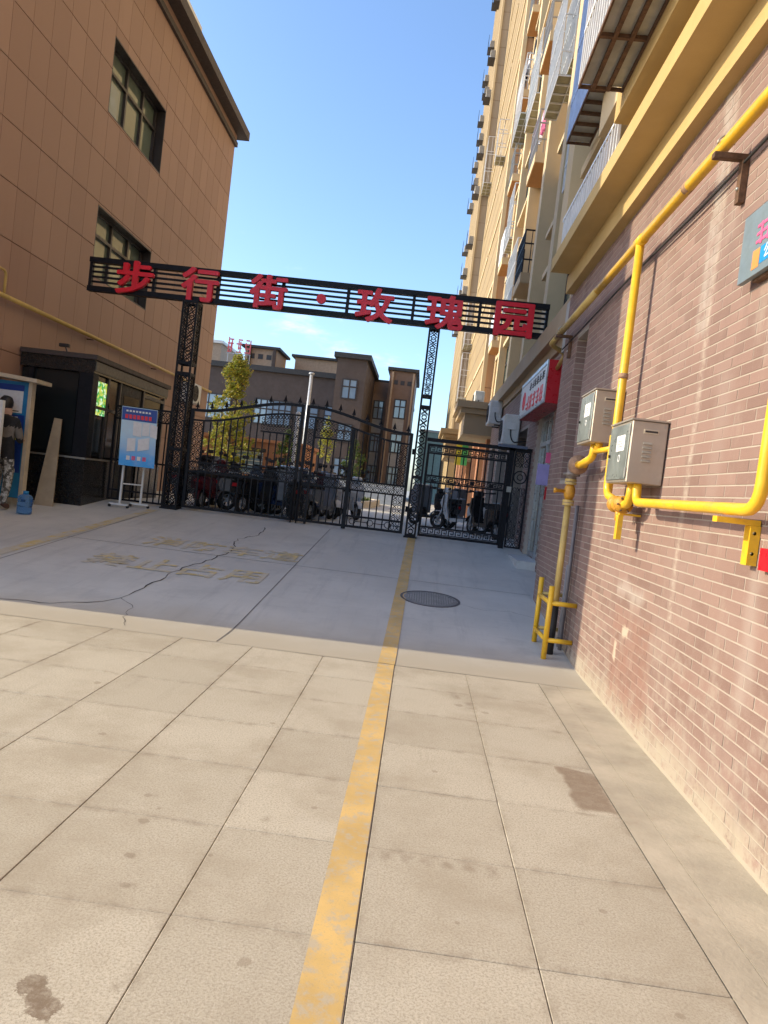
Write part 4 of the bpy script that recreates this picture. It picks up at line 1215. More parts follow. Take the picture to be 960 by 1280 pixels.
w = btp('side_window', MB().box(BX-.06, BX-.04, 11.97, 12.9, 1.40, 2.78), MAT['darkglass'])
f = MB()
for y in (11.96, 12.42, 12.92): f.box(BX-.039, BX-.005, y-.03, y+.03, 1.37, 2.8)
f.box(BX-.0385, BX-.006, 11.96, 12.92, 2.22, 2.27); btp('frame', f, MAT['frame'], w)
btp('lit_panel', MB().box(BX-.0395, BX-.03, 12.02, 12.39, 2.12, 2.70), MAT['greenglow'])
dr = btp('door', MB().box(BX-.05, BX-.02, 13.0, 13.9, .5, 2.78), MAT['iron'])
btp('window_pane', MB().box(BX-.019, BX-.014, 13.1, 13.8, 1.5, 2.6), MAT['darkglass'], dr)
MB().box(BX-.013, BX+.02, 13.08, 13.1, 1.35, 1.6).build('handle', MAT['steelframe'], dr)
w = btp('side_window', MB().box(BX-.06, BX-.04, 14.0, 15.1, 1.40, 2.78), MAT['darkglass'])
f = MB(); f.box(BX-.039, BX, 13.97, 14.03, 1.33, 2.8).box(BX-.039, BX, 15.08, 15.14, 1.33, 2.8).box(BX-.038, BX-.001, 14.03, 15.08, 2.68, 2.74); btp('frame', f, MAT['frame'], w)
tc_ = thing('security_camera', 'small camera stalk on the guard booth roof', 'camera', (-6.3, 12.0, 3.10))
MB().tube([(0,0,0),(-.05,0,.12)], .012, 6).build('stalk', MAT['frame'], tc_); MB().bevbox(-.16,.02,-.03,.03,.11,.17,.008).build('camera_body', MAT['frame'], tc_)

# notice board
nbd = thing('notice_board', 'blue notice board with cream roof and posters beside the guard booth', 'notice board', (-6.9, 11.0, GZ(11)))
def nbb(n_, mb, mat, parent=None):
    o = mb.build(n_, mat, parent or nbd)
    o.matrix_parent_inverse = Matrix.Translation(nbd.location).inverted() if parent is None else Matrix(); return o
Yb = 11.05
nbb('panel', MB().box(-6.97, -6.36, Yb, Yb+.06, .60, 2.45), MAT['bluepaint'])
nbb('post', MB().box(-6.36, -6.30, Yb-.03, Yb+.08, GZ(Yb), 2.47), MAT['tan'])
nbb('roof', MB().prism([(-6.98,2.50),(-6.98,2.56),(-6.14,2.50),(-6.14,2.44)], Yb-.2, Yb+.25, 'y'), MAT['tan'])
p1 = nbb('poster', MB().box(-6.97, -6.45, Yb-.006, Yb-.001, 1.95, 2.38), MAT['label'])
nbb('poster_header', MB().box(-6.97, -6.44, Yb-.009, Yb-.0065, 2.30, 2.395), MAT['deepblue'], p1)
nbb('poster_print', glyphs(MB(), 0, 0, 1, 0, 0, 0).box(-6.86,-6.80,Yb-.009,Yb-.0065,2.03,2.1).box(-6.76,-6.70,Yb-.009,Yb-.0065,2.03,2.1).box(-6.9,-6.5,Yb-.009,Yb-.0065,1.97,1.985), MAT['frame'], p1)
p2 = nbb('poster', MB().box(-6.97, -6.40, Yb-.006, Yb-.001, 1.00, 1.92), MAT['deepblue'])
nbb('poster_print', MB().box(-6.90,-6.74,Yb-.009,Yb-.0065,1.55,1.78), MAT['mint'], p2); nbb('poster_print', MB().box(-6.68,-6.44,Yb-.009,Yb-.0065,1.52,1.80), MAT['mint'], p2)
nbb('poster_print', MB().ring((-6.56,Yb-.010,1.64), .07, .03, .002, 14), M('orange_print', (.55,.2,.05), .5), p2)
nbb('poster_print', (lambda q: [q.box(-6.93+.075*i,-6.88+.075*i,Yb-.009,Yb-.0065,1.85,1.89) for i in range(6)] and q.box(-6.62,-6.47,Yb-.009,Yb-.0065,1.0,1.06))(MB()), MAT['label'], p2)
# white framed panel in front, at the picture's edge
wp = thing('framed_panel', 'white framed display panel standing in front of the blue notice board', 'panel', (-6.7, 10.35, GZ(10.35)))
def wpp(n_, mb, mat):
    o = mb.build(n_, mat, wp); o.matrix_parent_inverse = Matrix.Translation(wp.location).inverted()
wpp('panel', MB().box(-6.97, -6.36, 10.3, 10.32, 1.0, 2.0), MAT['iron'])
wpp('frame', MB().box(-6.36, -6.30, 10.28, 10.34, .9, 2.08).box(-6.97, -6.36, 10.285, 10.335, 2.02, 2.08).box(-6.97, -6.36, 10.285, 10.335, .9, .96), MAT['white'])
wpp('leg', MB().box(-6.75, -6.70, 10.29, 10.33, GZ(10.3), .9), MAT['white'])
# plywood sheet leaning on the booth
pw = MB(); y0 = 11.45
pw.add([(-6.30,11.40,GZ(11.4)),(-5.98,11.40,GZ(11.4)),(-6.13,11.70,1.96),(-6.26,11.70,1.97),(-6.30,11.42,GZ(11.4)),(-5.98,11.42,GZ(11.4)),(-6.13,11.72,1.96),(-6.26,11.72,1.97)],
       [(0,1,2,3),(7,6,5,4),(0,4,5,1),(1,5,6,2),(2,6,7,3),(3,7,4,0)])
pw.build('plywood_sheet', MAT['ply'], None, False, 'tapered pale plywood sheet leaning against the black booth', 'board')
# water bottle
wb = thing('water_bottle', 'blue five gallon water bottle standing on the ground by the notice board', 'bottle', (-5.95, 10.52, GZ(10.52)))
MB().lathe([(.095,0),(.108,.012),(.108,.09),(.101,.1),(.108,.112),(.108,.17),(.101,.18),(.108,.19),(.107,.25),(.085,.285),(.045,.30),(.036,.31)], 20).build('body', MAT['bottle'], wb, True)
MB().lathe([(.04,.305),(.04,.345),(.034,.35)], 14).build('cap', MAT['bluepaint'], wb, True)

# easel with poster
es = thing('poster_easel', 'white wheeled easel holding a blue poster with pinned papers', 'easel', (-5.1, 12.25, GZ(12.2)))
def esp(n_, mb, mat, parent=None):
    o = mb.build(n_, mat, parent or es)
    o.matrix_parent_inverse = Matrix.Translation(es.location).inverted() if parent is None else Matrix(); return o
e1, e2 = Vector((-5.17, 12.12)), Vector((-4.90, 12.36))
for e in (e1, e2):
    z0 = GZ(e.y)
    esp('upright', MB().bar((e.x,e.y,z0+.07), (e.x-.02,e.y+.06,1.6), .032), MAT['white'])
    f_ = esp('foot', MB().bar((e.x-.17,e.y-.03,z0+.055), (e.x+.17,e.y-.06,z0+.055), .03, .03), MAT['white'])
    for s in (-.16, .16): esp('caster', MB().lathe([(.026,-.012),(.026,.012)], 12, (e.x+s, e.y-.045, z0+.024), 'y'), MAT['black'], f_)
esp('crossbar', MB().bar((e1.x,e1.y,.99), (e2.x,e2.y,.99), .022), MAT['white'])
bq = [Vector((-5.22,12.02,1.31)), Vector((-4.66,12.20,1.31)), Vector((-4.74,12.30,2.33)), Vector((-5.30,12.12,2.33))]
nrm = (bq[1]-bq[0]).cross(bq[3]-bq[0]).normalized()
if nrm.y > 0: nrm = -nrm
def bp(u, v, off): return bq[0] + (bq[1]-bq[0])*u + (bq[3]-bq[0])*v + nrm*off
def slab(u0, u1, v0, v1, o0, o1, sk=0.):
    q = [bp(u0,v0,o0), bp(u1,v0+sk,o0), bp(u1,v1+sk,o0), bp(u0,v1,o0), bp(u0,v0,o1), bp(u1,v0+sk,o1), bp(u1,v1+sk,o1), bp(u0,v1,o1)]
    return MB().add(q, [(0,3,2,1),(4,5,6,7),(0,1,5,4),(1,2,6,5),(2,3,7,6),(3,0,4,7)])
pb = esp('poster_board', slab(0,1,0,1,-.008,.008), MAT['poster'])
esp('poster_header', slab(.01,.99,.77,.99,.0085,.0105), MAT['deepblue'], pb)
for i in range(7):
    esp('lettering', slab(.1+.11*i,.18+.11*i,.80-.0*i,.87,.011,.0125), MAT['red'], pb)
for i in range(8):
    esp('lettering', slab(.12+.09*i,.18+.09*i,.915,.945,.011,.0125), MAT['label'], pb)
for (u, v, du, dv_, sk) in ((.34,.52,.24,.24,-.015),(.6,.53,.2,.22,.01),(.82,.53,.2,.22,-.03),(.2,.24,.23,.22,.02),(.5,.26,.32,.2,.05)):
    esp('pinned_paper', slab(u,u+du,v,v+dv_,.012,.02,sk), MAT['label'], pb)
for i in range(4): esp('poster_picture', slab(.2+.15*i,.3+.15*i,.1,.17,.011,.0125), MAT['pinkprint'] if i % 2 else MAT['label'], pb)

# ================================================================== gate
GYp = 12.7
GZ0 = GZ(GYp)
def lattice(mb, x0, x1, y, z0, z1, r=.037, ax='y', gap=.006):
    # scrollwork: rings with linking bars on a grid
    w, h = x1-x0, z1-z0
    nx = max(1, round(w/(2*r))); nz_ = max(1, round(h/(2*r)))
    dx, dz = w/nx, h/nz_
    for i in range(nx):
        for j in range(nz_):
            cx, cz = x0+dx*(i+.5), z0+dz*(j+.5)
            rr2 = min(dx, dz)/2
            if (i+j) % 2 == 0:
                c = (cx, y, cz) if ax == 'y' else (y, cx, cz)
                mb.ring(c, rr2*.85, rr2*.3, .016, 8, ax)
            else:
                for s in (-1, 1):
                    a = (cx-s*dx*.45, cz-dz*.5); b = (cx+s*dx*.45, cz+dz*.5)
                    if ax == 'y': mb.bar((a[0],y,a[1]), (b[0],y,b[1]), .014, .014, (0,1,0))
                    else: mb.bar((y,a[0],a[1]), (y,b[0],b[1]), .014, .014, (1,0,0))
    return mb
def frame_rect(mb, x0, x1, y, z0, z1, t=.03, d=.03):
    mb.box(x0, x0+t, y-d/2, y+d/2, z0, z1).box(x1-t, x1, y-d/2, y+d/2, z0, z1)
    mb.box(x0+t, x1-t, y-d/2, y+d/2, z1-t, z1).box(x0+t, x1-t, y-d/2, y+d/2, z0, z0+t)
    return mb
def post(x, w, d, ztop, gap_z, label):
    t = thing('gate_post', label, 'gate post', (x, GYp, GZ0))
    h = ztop-GZ0
    f = MB()
    for sx in (-1, 1):
        for sy in (-1, 1):
            cx, cy = sx*(w/2-.017), sy*(d/2-.017)
            f.box(cx-.017, cx+.017, cy-.017, cy+.017, 0, h)
    f.build('corner_bars', MAT['iron'], t)
    g_ = gap_z-GZ0
    for z in (0, 1.05, g_-.1, g_+.09, h-.05):
        f = MB()
        f.box(-w/2+.034, w/2-.034, -d/2+.002, -d/2+.03, z, z+.05); f.box(-w/2+.034, w/2-.034, d/2-.03, d/2-.002, z, z+.05)
        for s in (-1, 1): f.box(s*(w/2-.016)-.014, s*(w/2-.016)+.014, -d/2+.034, d/2-.034, z, z+.05)
        f.build('cross_bar', MAT['iron'], t)
    l_ = MB()
    for (z0, z1) in ((.05, 1.05), (1.1, g_-.1), (g_+.14, h-.05)):
        for y in (-d/2+.015, d/2-.015): lattice(l_, -w/2+.034, w/2-.034, y, z0, z1, .05)
        for s in (-1, 1): lattice(l_, -d/2+.034, d/2-.034, s*(w/2-.016), z0, z1, .05, 'x')
    l_.build('scrollwork', MAT['iron'], t, kind='stuff')
    MB().box(-w/2-.02, w/2+.02, -d/2-.02, d/2+.02, -.15, .012).build('base_plate', MAT['iron'], t)
    return t
post(-4.46, .28, .30, 4.37, 3.14, 'thick black scrollwork gate post by the guard booth')
post(-.085, .20, .22, 4.37, 3.03, 'slim black scrollwork gate post at the yellow lane line')

# header beam with characters
bm_ = thing('gate_header_beam', 'black slatted overhead beam spanning the gate and carrying red characters', 'gate beam', (-2.27, GYp, 4.36))
f = MB(); x0, x1 = -6.41+2.27, 1.875+2.27
tl = lambda x: (.64 - (x-x0)/(x1-x0)*.03)
bt_ = []
MB().box(x0, x1, -.06, .06, .01, .10).build('bottom_rail', MAT['iron'], bm_); MB().box(x0, x1, -.06, .06, .525, .615).build('top_rail', MAT['iron'], bm_)
for i in range(4):
    z = .17 + .09*i; MB().box(x0+.04, x1-.04, -.016, .016, z, z+.034).build('slat', MAT['iron'], bm_)
xv = x0+.02
for i in range(8):
    xx = x0 + .03 + (x1-x0-.06)*i/7; MB().box(xx-.025, xx+.025, -.04, .04, .10, .525).build('strut', MAT['iron'], bm_)
# characters: each is a thing of its own
for ch_, cx in (('步',-5.52), ('行',-4.33), ('街',-3.09), ('玫',-1.18), ('瑰',.06), ('园',1.27)):
    me = text_mesh(ch_, .66, .035, 0)
    bb = bmesh.new(); bb.from_mesh(me); gm0 = bb.verts[:] + bb.edges[:] + bb.faces[:]
    for k_i in range(10):
        dd_ = bmesh.ops.duplicate(bb, geom=gm0)
        a_ = 2*PI*k_i/10
        for e_ in dd_['geom']:
            if isinstance(e_, bmesh.types.BMVert): e_.co.x += .021*math.cos(a_); e_.co.y += .017*math.sin(a_); e_.co.z += .0006*(k_i+1)
    bb.to_mesh(me); bb.free()
    xs_ = [v_.co.x for v_ in me.vertices]; ys_ = [v_.co.y for v_ in me.vertices]
    ax_, ay_ = (min(xs_)+max(xs_))/2, (min(ys_)+max(ys_))/2
    sx_ = .68/(max(xs_)-min(xs_)); sy_ = .60/(max(ys_)-min(ys_))
    for v_ in me.vertices: v_.co = ((v_.co.x-ax_)*sx_, -v_.co.z, (v_.co.y-ay_)*sy_+.30)
    me.materials.clear(); me.materials.append(MAT['red'])
    nm = {'步':'with a stopping stroke like a walking foot','行':'standing over the thick scrollwork post','街':'between the thick post and the round dot','玫':'just past the round dot','瑰':'standing over the slim post','园':'shaped as a closed square box'}[ch_]
    o = link('sign_character', me, None, f'raised red character {ch_} on the beam, {nm}', 'sign letter', 'red characters on the beam')
    o.location = (cx, GYp-.10, 4.325 + (.035 if cx < -3 else 0) )
o = MB().lathe([(.085,-.03),(.085,.03)], 20, (0,0,0), 'y').build('sign_dot', MAT['red'], None, False, 'round red dot between the two halves of the beam lettering', 'sign letter', 'red characters on the beam')
o.location = (-2.14, GYp-.095, 4.64)

# gate leaves
def top_z(x):
    # wavy top: low at both posts, swelling to the meeting stile at x=-2.2
    d = abs(x+2.25)/2.0
    t = max(0., min(1., 1-(d-.1)/.85)); t = t*t*(3-2*t)
    return 2.45 + .29*t
def wave(mb, xa, xb, dz, w, h, y):
    n = 26; pts = [(xa+(xb-xa)*i/n, y, top_z(xa+(xb-xa)*i/n)+dz) for i in range(n+1)]
    for i in range(n): mb.bar(pts[i], pts[i+1], w, h)
    return mb
def finial(name, x, y, z, parent):
    if 'fin' not in pmesh:
        pmesh['fin'] = MB().add([(0,0,.15),(-.03,0,.045),(0,-.014,.05),(.03,0,.045),(0,.014,.05),(0,0,.03)],
            [(0,1,2),(0,2,3),(0,3,4),(0,4,1),(5,2,1),(5,3,2),(5,4,3),(5,1,4)]).box(-.011,.011,-.011,.011,0,.035).box(-.035,.035,-.012,.012,.028,.046).mesh('spear_finial', MAT['iron'])
    o = link('spear_finial', pmesh['fin'], parent); o.location = (x, y, z); return o
ZB = GZ0+.04
def leaf(xa, xb, label, panel_rng, wicket=None):
    t = thing('gate_leaf', label, 'gate', (xa, GYp, ZB))
    L = Matrix.Translation(t.location).inverted()
    def P(n_, mb, mat=MAT['iron'], kind=None):
        o = mb.build(n_, mat, t, kind=kind); o.matrix_parent_inverse = L; return o
    y = GYp
    P('stile', MB().box(xa, xa+.055, y-.03, y+.03, ZB, top_z(xa)+.02)); P('stile', MB().box(xb-.055, xb, y-.03, y+.03, ZB, top_z(xb)+.02))
    P('top_rail', wave(MB(), xa+.03, xb-.03, 0, .045, .05, y)); P('curved_rail', wave(MB(), xa+.03, xb-.03, -.18, .04, .032, y))
    P('bottom_rail', MB().box(xa+.056, xb-.056, y-.025, y+.025, ZB, ZB+.045))
    zm0, zm1 = 1.36, 1.50
    P('middle_rail', MB().box(xa+.056, xb-.056, y-.022, y+.022, zm0-.03, zm0)); P('middle_rail', MB().box(xa+.056, xb-.056, y-.022, y+.022, zm1, zm1+.03))
    sc_ = MB(); lattice(sc_, xa+.06, xb-.06, y, zm0, zm1, .036)
    sw = .17
    e = (xa+.06, xa+.06+sw) if wicket is None else (xb-.06-sw, xb-.06)
    ex = [e, ((xb-.06-.13, xb-.06) if wicket is None else (xa+.06, xa+.06+.10))]
    for (a, b) in ex:
        lattice(sc_, a, b, y, ZB+.05, zm0-.03, .04); lattice(sc_, a, b, y, zm1+.03, top_z((a+b)/2)-.21, .04)
        P('panel_stile', MB().box(a-.012 if a > xa+.1 else b, a if a > xa+.1 else b+.018, y-.015, y+.015, ZB+.046, top_z(a)-.19))
    pa, pb_ = panel_rng
    zp = 2.19
    n = 10
    for i in range(n):
        a, b = pa+(pb_-pa)*i/n, pa+(pb_-pa)*(i+1)/n
        lattice(sc_, a, b, y, zp+.03, top_z((a+b)/2)-.2, .04)
    P('panel_rail', MB().box(pa, pb_, y-.018, y+.018, zp-.0, zp+.03))
    P('scrollwork', sc_, kind='stuff')
    lo, hi = min(ex[0][1], ex[1][1])+.02, max(ex[0][0], ex[1][0])-.02
    n = max(4, int((hi-lo)/.118))
    for i in range(n+1):
        x = lo + (hi-lo)*i/n
        ztop = (zp if pa-.01 <= x <= pb_+.01 else top_z(x)-.18)
        P('baluster', MB().box(x-.0105, x+.0105, y-.0105, y+.0105, zm1+.03, ztop)); P('baluster', MB().box(x-.0105, x+.0105, y-.0105, y+.0105, ZB+.045, zm0-.03))
    if wicket is not None:
        for x, hw in zip(wicket, (.02, .036)): P('wicket_stile', MB().box(x-hw, x+hw, y-.045, y+.02, ZB-.03, top_z(x)-.2))
        kp = MB()
        for x in [wicket[1]+.15+.32*i for i in range(3)]: kp.ring((x,y,ZB+.12), .055, .014, .014, 12); kp.bar((x+.06,y,ZB+.12), (x+.26,y,ZB+.12), .014)
        P('kick_scroll', kp, kind='stuff')
        P('low_rail', MB().box(wicket[1]+.036, xb-.056, y-.015, y+.015, ZB+.19, ZB+.225))
    n = max(5, int((xb-xa)/.235))
    for i in range(n):
        x = xa+.1 + (xb-xa-.2)*i/(n-1); o = finial('spear_finial', x, y, top_z(x)+.02, t); o.matrix_parent_inverse = L
    P('hinge', MB().lathe([(.022,0),(.022,.1)], 8, ((xa-.03) if wicket is None else (xb+.03), y, ZB+.4)).lathe([(.022,0),(.022,.1)], 8, ((xa-.03) if wicket is None else (xb+.03), y, 2.1)))
    P('drop_bolt', MB().tube([(xb-.03 if wicket is None else xa+.03, y-.05, ZB-.035),(xb-.03 if wicket is None else xa+.03, y-.05, ZB+.75)], .013, 6))
    return t
leaf(-4.27, -2.225, 'black iron gate leaf hung on the thick post, ring panel near the centre', (-2.98, -2.42))
leaf(-2.185, -.235, 'black iron gate leaf with wicket door, hung on the slim post', (-2.0, -1.34), (-2.0, -1.30))

# side fence panel between booth and thick post
sf = thing('side_fence_panel', 'narrow black fence panel between guard booth and thick post', 'fence', (-5.15, GYp, GZ0))
f = MB(); frame_rect(f, -.52, .53, 0, .03, 1.75, .035, .035); f.box(-.48,.49,-.015,.015,1.5,1.53).box(-.48,.49,-.015,.015,.75,.78).box(-.48,.49,-.015,.015,.2,.23)
f.build('frame', MAT['iron'], sf)
f = MB(); lattice(f, -.48, .49, 0, 1.53, 1.71, .04); f.build('scrollwork', MAT['iron'], sf, kind='stuff')
for i in range(9): MB().box(-.43+.11*i-.01, -.43+.11*i+.01, -.01, .01, .066, 1.5).build('baluster', MAT['iron'], sf)
nt_ = MB().box(-.38,-.05,.05,.055,.85,1.45).build('paper_notice', MAT['label'], sf)

# pedestrian gate
pg = thing('pedestrian_gate', 'black pedestrian gate with key pattern bands, beside the slim post', 'gate', (.77, GYp, GZ0))
def pgp(n_, mb, kind=None): return mb.build(n_, MAT['iron'], pg, kind=kind)
W = .73; H = 1.70
f = MB(); frame_rect(f, -W, W, 0, .04, H, .045, .045); pgp('frame', f)
pgp('rail', MB().box(-W+.046, W-.046, -.018, .018, .20, .23)); pgp('rail', MB().box(-W+.046, W-.046, -.018, .018, 1.0, 1.03)); pgp('rail', MB().box(-W+.046, W-.046, -.018, .018, 1.12, 1.15)); pgp('rail', MB().box(-W+.046, W-.046, -.018, .018, 1.52, 1.55))
def greek(mb, x0, x1, z0, z1):
    h = z1-z0; n = max(1, int((x1-x0)/(h*1.15))); w = (x1-x0)/n; t = .016
    for i in range(n):
        a = x0+i*w
        mb.box(a, a+t, -.008, .008, z0, z1); mb.box(a+t, a+w*.8, -.008, .008, z1-t, z1); mb.box(a+w*.8-t, a+w*.8, -.0078, .0078, z0+h*.3, z1-t)
        mb.box(a+w*.35, a+w*.8-t, -.008, .008, z0+h*.3, z0+h*.3+t); mb.box(a+w*.35, a+w*.35+t, -.0078, .0078, z0+h*.3+t, z0+h*.62); mb.box(a+t, a+w, -.0076, .0076, z0, z0+t)
    return mb
k_ = MB(); greek(k_, -W+.05, W-.05, .09, .195); greek(k_, -W+.05, W-.05, 1.035, 1.115); greek(k_, -W+.05, W-.05, 1.555, 1.65); pgp('key_pattern', k_, 'stuff')
for i in range(10):
    x = -W+.13 + (2*W-.26)*i/9
    pgp('baluster', MB().box(x-.01, x+.01, -.01, .01, 1.15, 1.52)); pgp('baluster', MB().box(x-.01, x+.01, -.01, .01, .23, 1.0))
pgp('head_bar', MB().box(-W-.02, W+.75-.3, -.05, .05, 1.74, 1.80))
# end post and scroll panel against the wall
ep = thing('gate_end_post', 'square black post with lock closing the pedestrian gate', 'gate post', (1.53, GYp, GZ0))
MB().box(-.045,.045,-.05,.05,-.02,1.78).build('post', MAT['iron'], ep); MB().box(-.02,.06,-.085,-.051,1.0,1.1).build('lock', MAT['steelframe'], ep); MB().box(-.25,.25,-.14,.14,1.781,1.83).build('cap_shelf', M('blue_grey_shelf', (.1,.12,.17), .5), ep)
epn = thing('scroll_panel', 'narrow black scrollwork panel between end post and brick wall', 'fence', (1.72, GYp-.05, GZ0))
f = MB(); frame_rect(f, -.135, .15, 0, .02, 1.75, .03, .03); f.build('frame', MAT['iron'], epn)
f = MB(); lattice(f, -.105, .12, 0, .05, 1.1, .04); lattice(f, -.105, .12, 0, 1.45, 1.72, .04); f.ring((0,0,1.28), .11, .02, .02, 18); f.ring((0,0,1.28), .05, .014, .016, 12); f.build('scrollwork', MAT['iron'], epn, kind='stuff')

# ================================================================== scooters behind the gate
def scooter_proto():
    t = thing('electric_scooter', 'x', 'scooter')
    body = MAT['scblack']
    # length along +x (front)
    for x, nm in ((.60,'front_wheel'), (-.58,'rear_wheel')):
        w = MB().tube([(x+.17*math.cos(a), 0, .215+.17*math.sin(a)) for a in [2*PI*i/20 for i in range(20)]], .05, 8, True).build(nm, MAT['tyre'], t, True)
        r_ = MB(); r_.lathe([(.05,-.035),(.05,.035)], 10, (x,0,.215), 'y')
        for i in range(5):
            a = 2*PI*i/5; r_.bar((x,0,.215), (x+.14*math.cos(a),0,.215+.14*math.sin(a)), .03, .02, (0,1,0))
        r_.ring((x,0,.215), .135, .025, .05, 18); r_.build('rim', MAT['silver'], w)
    MB().prism([(-.30,.24),(.28,.22),(.32,.27),(.28,.31),(-.3,.33)], -.14, .14, 'y').build('footboard', MAT['scblack'], t)
    rb = MB(); 
    prof = [(-.86,.56),(-.80,.42),(-.55,.40),(-.34,.24),(-.24,.26),(-.20,.52),(-.22,.66),(-.5,.70),(-.82,.68)]
    rb.prism(prof, -.13, .13, 'y'); rb.prism([(u*.9-.03, v*.9+.05) for u, v in prof], -.16, .16, 'y')
    rb.build('rear_body', body, t)
    fr = MB(); fr.prism([(.27,.27),(.36,.28),(.50,.62),(.43,.92),(.36,.94),(.36,.62)], -.13, .13, 'y'); fr.prism([(.36,.45),(.47,.55),(.53,.68),(.46,.9),(.42,.88),(.44,.66)], -.17, .17, 'y')
    fr.build('front_fairing', body, t)
    fd = MB()
    for k in range(7):
        a0 = R(20+20*k); a1 = R(40+20*k)
        p = [(.60+.24*math.cos(a0), .215+.24*math.sin(a0)), (.60+.24*math.cos(a1), .215+.24*math.sin(a1)), (.60+.26*math.cos(a1), .215+.26*math.sin(a1)), (.60+.26*math.cos(a0), .215+.26*math.sin(a0))]
        fd.prism(p, -.065, .065, 'y')
    fd.build('front_mudguard', body, t)
    fd = MB()
    for k in range(5):
        a0 = R(70+22*k); a1 = R(92+22*k)
        fd.prism([(-.58+.24*math.cos(a0), .215+.24*math.sin(a0)), (-.58+.24*math.cos(a1), .215+.24*math.sin(a1)), (-.58+.26*math.cos(a1), .215+.26*math.sin(a1)), (-.58+.26*math.cos(a0), .215+.26*math.sin(a0))], -.06, .06, 'y')
    fd.build('rear_mudguard', MAT['scblack'], t)
    MB().tube([(.60,.085,.215),(.47,.085,.55)], .022, 8).tube([(.60,-.085,.215),(.47,-.085,.55)], .022, 8).build('fork', MAT['silver'], t, True)
    s_ = MB(); s_.prism([(-.84,.70),(-.2,.67),(-.16,.71),(-.2,.75),(-.5,.76),(-.62,.80),(-.84,.80)], -.14, .14, 'y'); s_.build('seat', MAT['black'], t)
    MB().tube([(.42,0,.88),(.37,0,1.02)], .03, 8).tube(rpath([(.26,-.34,1.06),(.36,-.16,1.04),(.36,.16,1.04),(.26,.34,1.06)], .1), .015, 8).build('handlebar', MAT['frame'], t, True)
    MB().tube([(.24,-.36,1.065),(.29,-.24,1.05)], .021, 8).tube([(.24,.36,1.065),(.29,.24,1.05)], .021, 8).build('grips', MAT['black'], t, True)
    MB().bevbox(.34,.50,-.12,.12,.94,1.08,.03).build('headlight_cowl', body, t)
    MB().lathe([(.06,0),(.05,.02)], 14, (.50,0,1.0), 'x').build('headlight', MAT['silver'], t)
    for s in (-1, 1):
        m_ = MB().tube([(.32,s*.22,1.05),(.34,s*.27,1.22)], .007, 6).build('mirror', MAT['frame'], t)
        MB().bevbox(.33,.36,s*.27-.06,s*.27+.06,1.2,1.28,.012).build('mirror_glass', MAT['frame'], m_)
    MB().tube([(-.84,-.12,.82),(-1.0,-.1,.84),(-1.0,.1,.84),(-.84,.12,.82)], .012, 6).build('rear_rack', MAT['silver'], t)
    MB().box(-.89,-.86,-.06,.06,.56,.63).build('tail_light', MAT['reddeep'], t)
    return t
proto = scooter_proto()
box_me = MB().bevbox(-.19,.19,-.2,.2,0,.3,.04).mesh('top_box', MAT['scblack'])
cover_me = MB().prism([(.30,.35),(.38,.35),(.60,.72),(.42,1.12),(.30,1.10)], -.32, .32, 'y').mesh('wind_apron', MAT['scgrey'])
bmap = lambda mt: {'black_scooter_plastic': mt}
SC = [((-3.85,14.5),200,'scblack',0,1,'black scooter with wind apron parked beside the thick gate post'),
      ((-3.35,14.2),35,'scgrey',0,0,'grey scooter parked between the black and blue ones near the thick post'),
      ((-3.0,14.9),60,'scwhite',0,1,'white scooter with grey apron behind the ring panelled gate leaf'),
      ((-2.65,14.1),-20,'scblue',0,0,'dark blue scooter parked across behind the gate leaf centre'),
      ((-2.3,15.2),70,'scred',0,0,'dark red scooter behind the meeting gate stiles'),
      ((-4.3,15.6),80,'scblack',1,0,'black scooter with top box deep behind the thick post'),
      ((-2.05,15.7),-60,'scwhite',0,0,'white scooter parked behind the wicket door'),
      ((-1.85,17.6),-50,'scblack',1,0,'black scooter with top box facing the sunlit yard'),
      ((-2.75,16.6),75,'scgrey',0,0,'grey scooter standing behind the white aproned one'),
      ((1.0,16.6),160,'scwhite',0,0,'white and black scooter parked side on behind the pedestrian gate'),
      ((1.35,18.2),150,'scgrey',0,1,'grey scooter with wind apron further behind the pedestrian gate'),
      ((.65,19.4),100,'scblack',0,0,'black scooter between slim post and canopy')]
SC += [((-4.05,13.75),84,'scred',0,0,'dark red scooter tucked in just behind the thick gate post'),
      ((-3.62,15.3),96,'scblue',0,0,'dark blue scooter in the second row behind the gate'),
      ((-3.15,13.75),70,'scblack',0,0,'black scooter nosed up against the ring panelled leaf'),
      ((-2.45,13.7),105,'scblack',0,1,'black scooter with wind apron against the meeting gate stiles'),
      ((-2.0,14.5),75,'scgrey',0,0,'grey scooter right behind the wicket door hinge'),
      ((-3.4,16.6),88,'scred',0,1,'dark red scooter with wind apron in the rear row'),
      ((-4.6,14.6),70,'scgrey',0,1,'grey scooter with wind apron hidden partly by the thick post'),
      ((-1.62,16.4),-62,'scwhite',0,0,'white scooter at the end of the row towards the yard'),
      ((1.45,15.3),115,'scblack',0,0,'black scooter leaning close behind the pedestrian gate lock'),
      ((.35,17.2),140,'scblack',0,1,'black scooter with wind apron just behind the slim post')]
first = True
for (p, a, c_, bx_, ap, lab) in SC:
    o = copy_tree(proto, None, bmap(MAT[c_]) if c_ != 'scblack' else None)
    o.location = (p[0], p[1], GZ(p[1])); o.rotation_euler = (0, 0, R(a)); o.scale = (.9, .9, .9); o['label'] = lab; o['group'] = 'scooters parked behind the gate'
    if bx_: q = link('top_box', box_me, o); q.location = (-.95, 0, .86)
    if ap: q = link('wind_apron', cover_me, o); q.location = (.03, 0, 0)
def kill(o):
    for c in list(o.children): kill(c)
    bpy.data.objects.remove(o)
kill(proto)

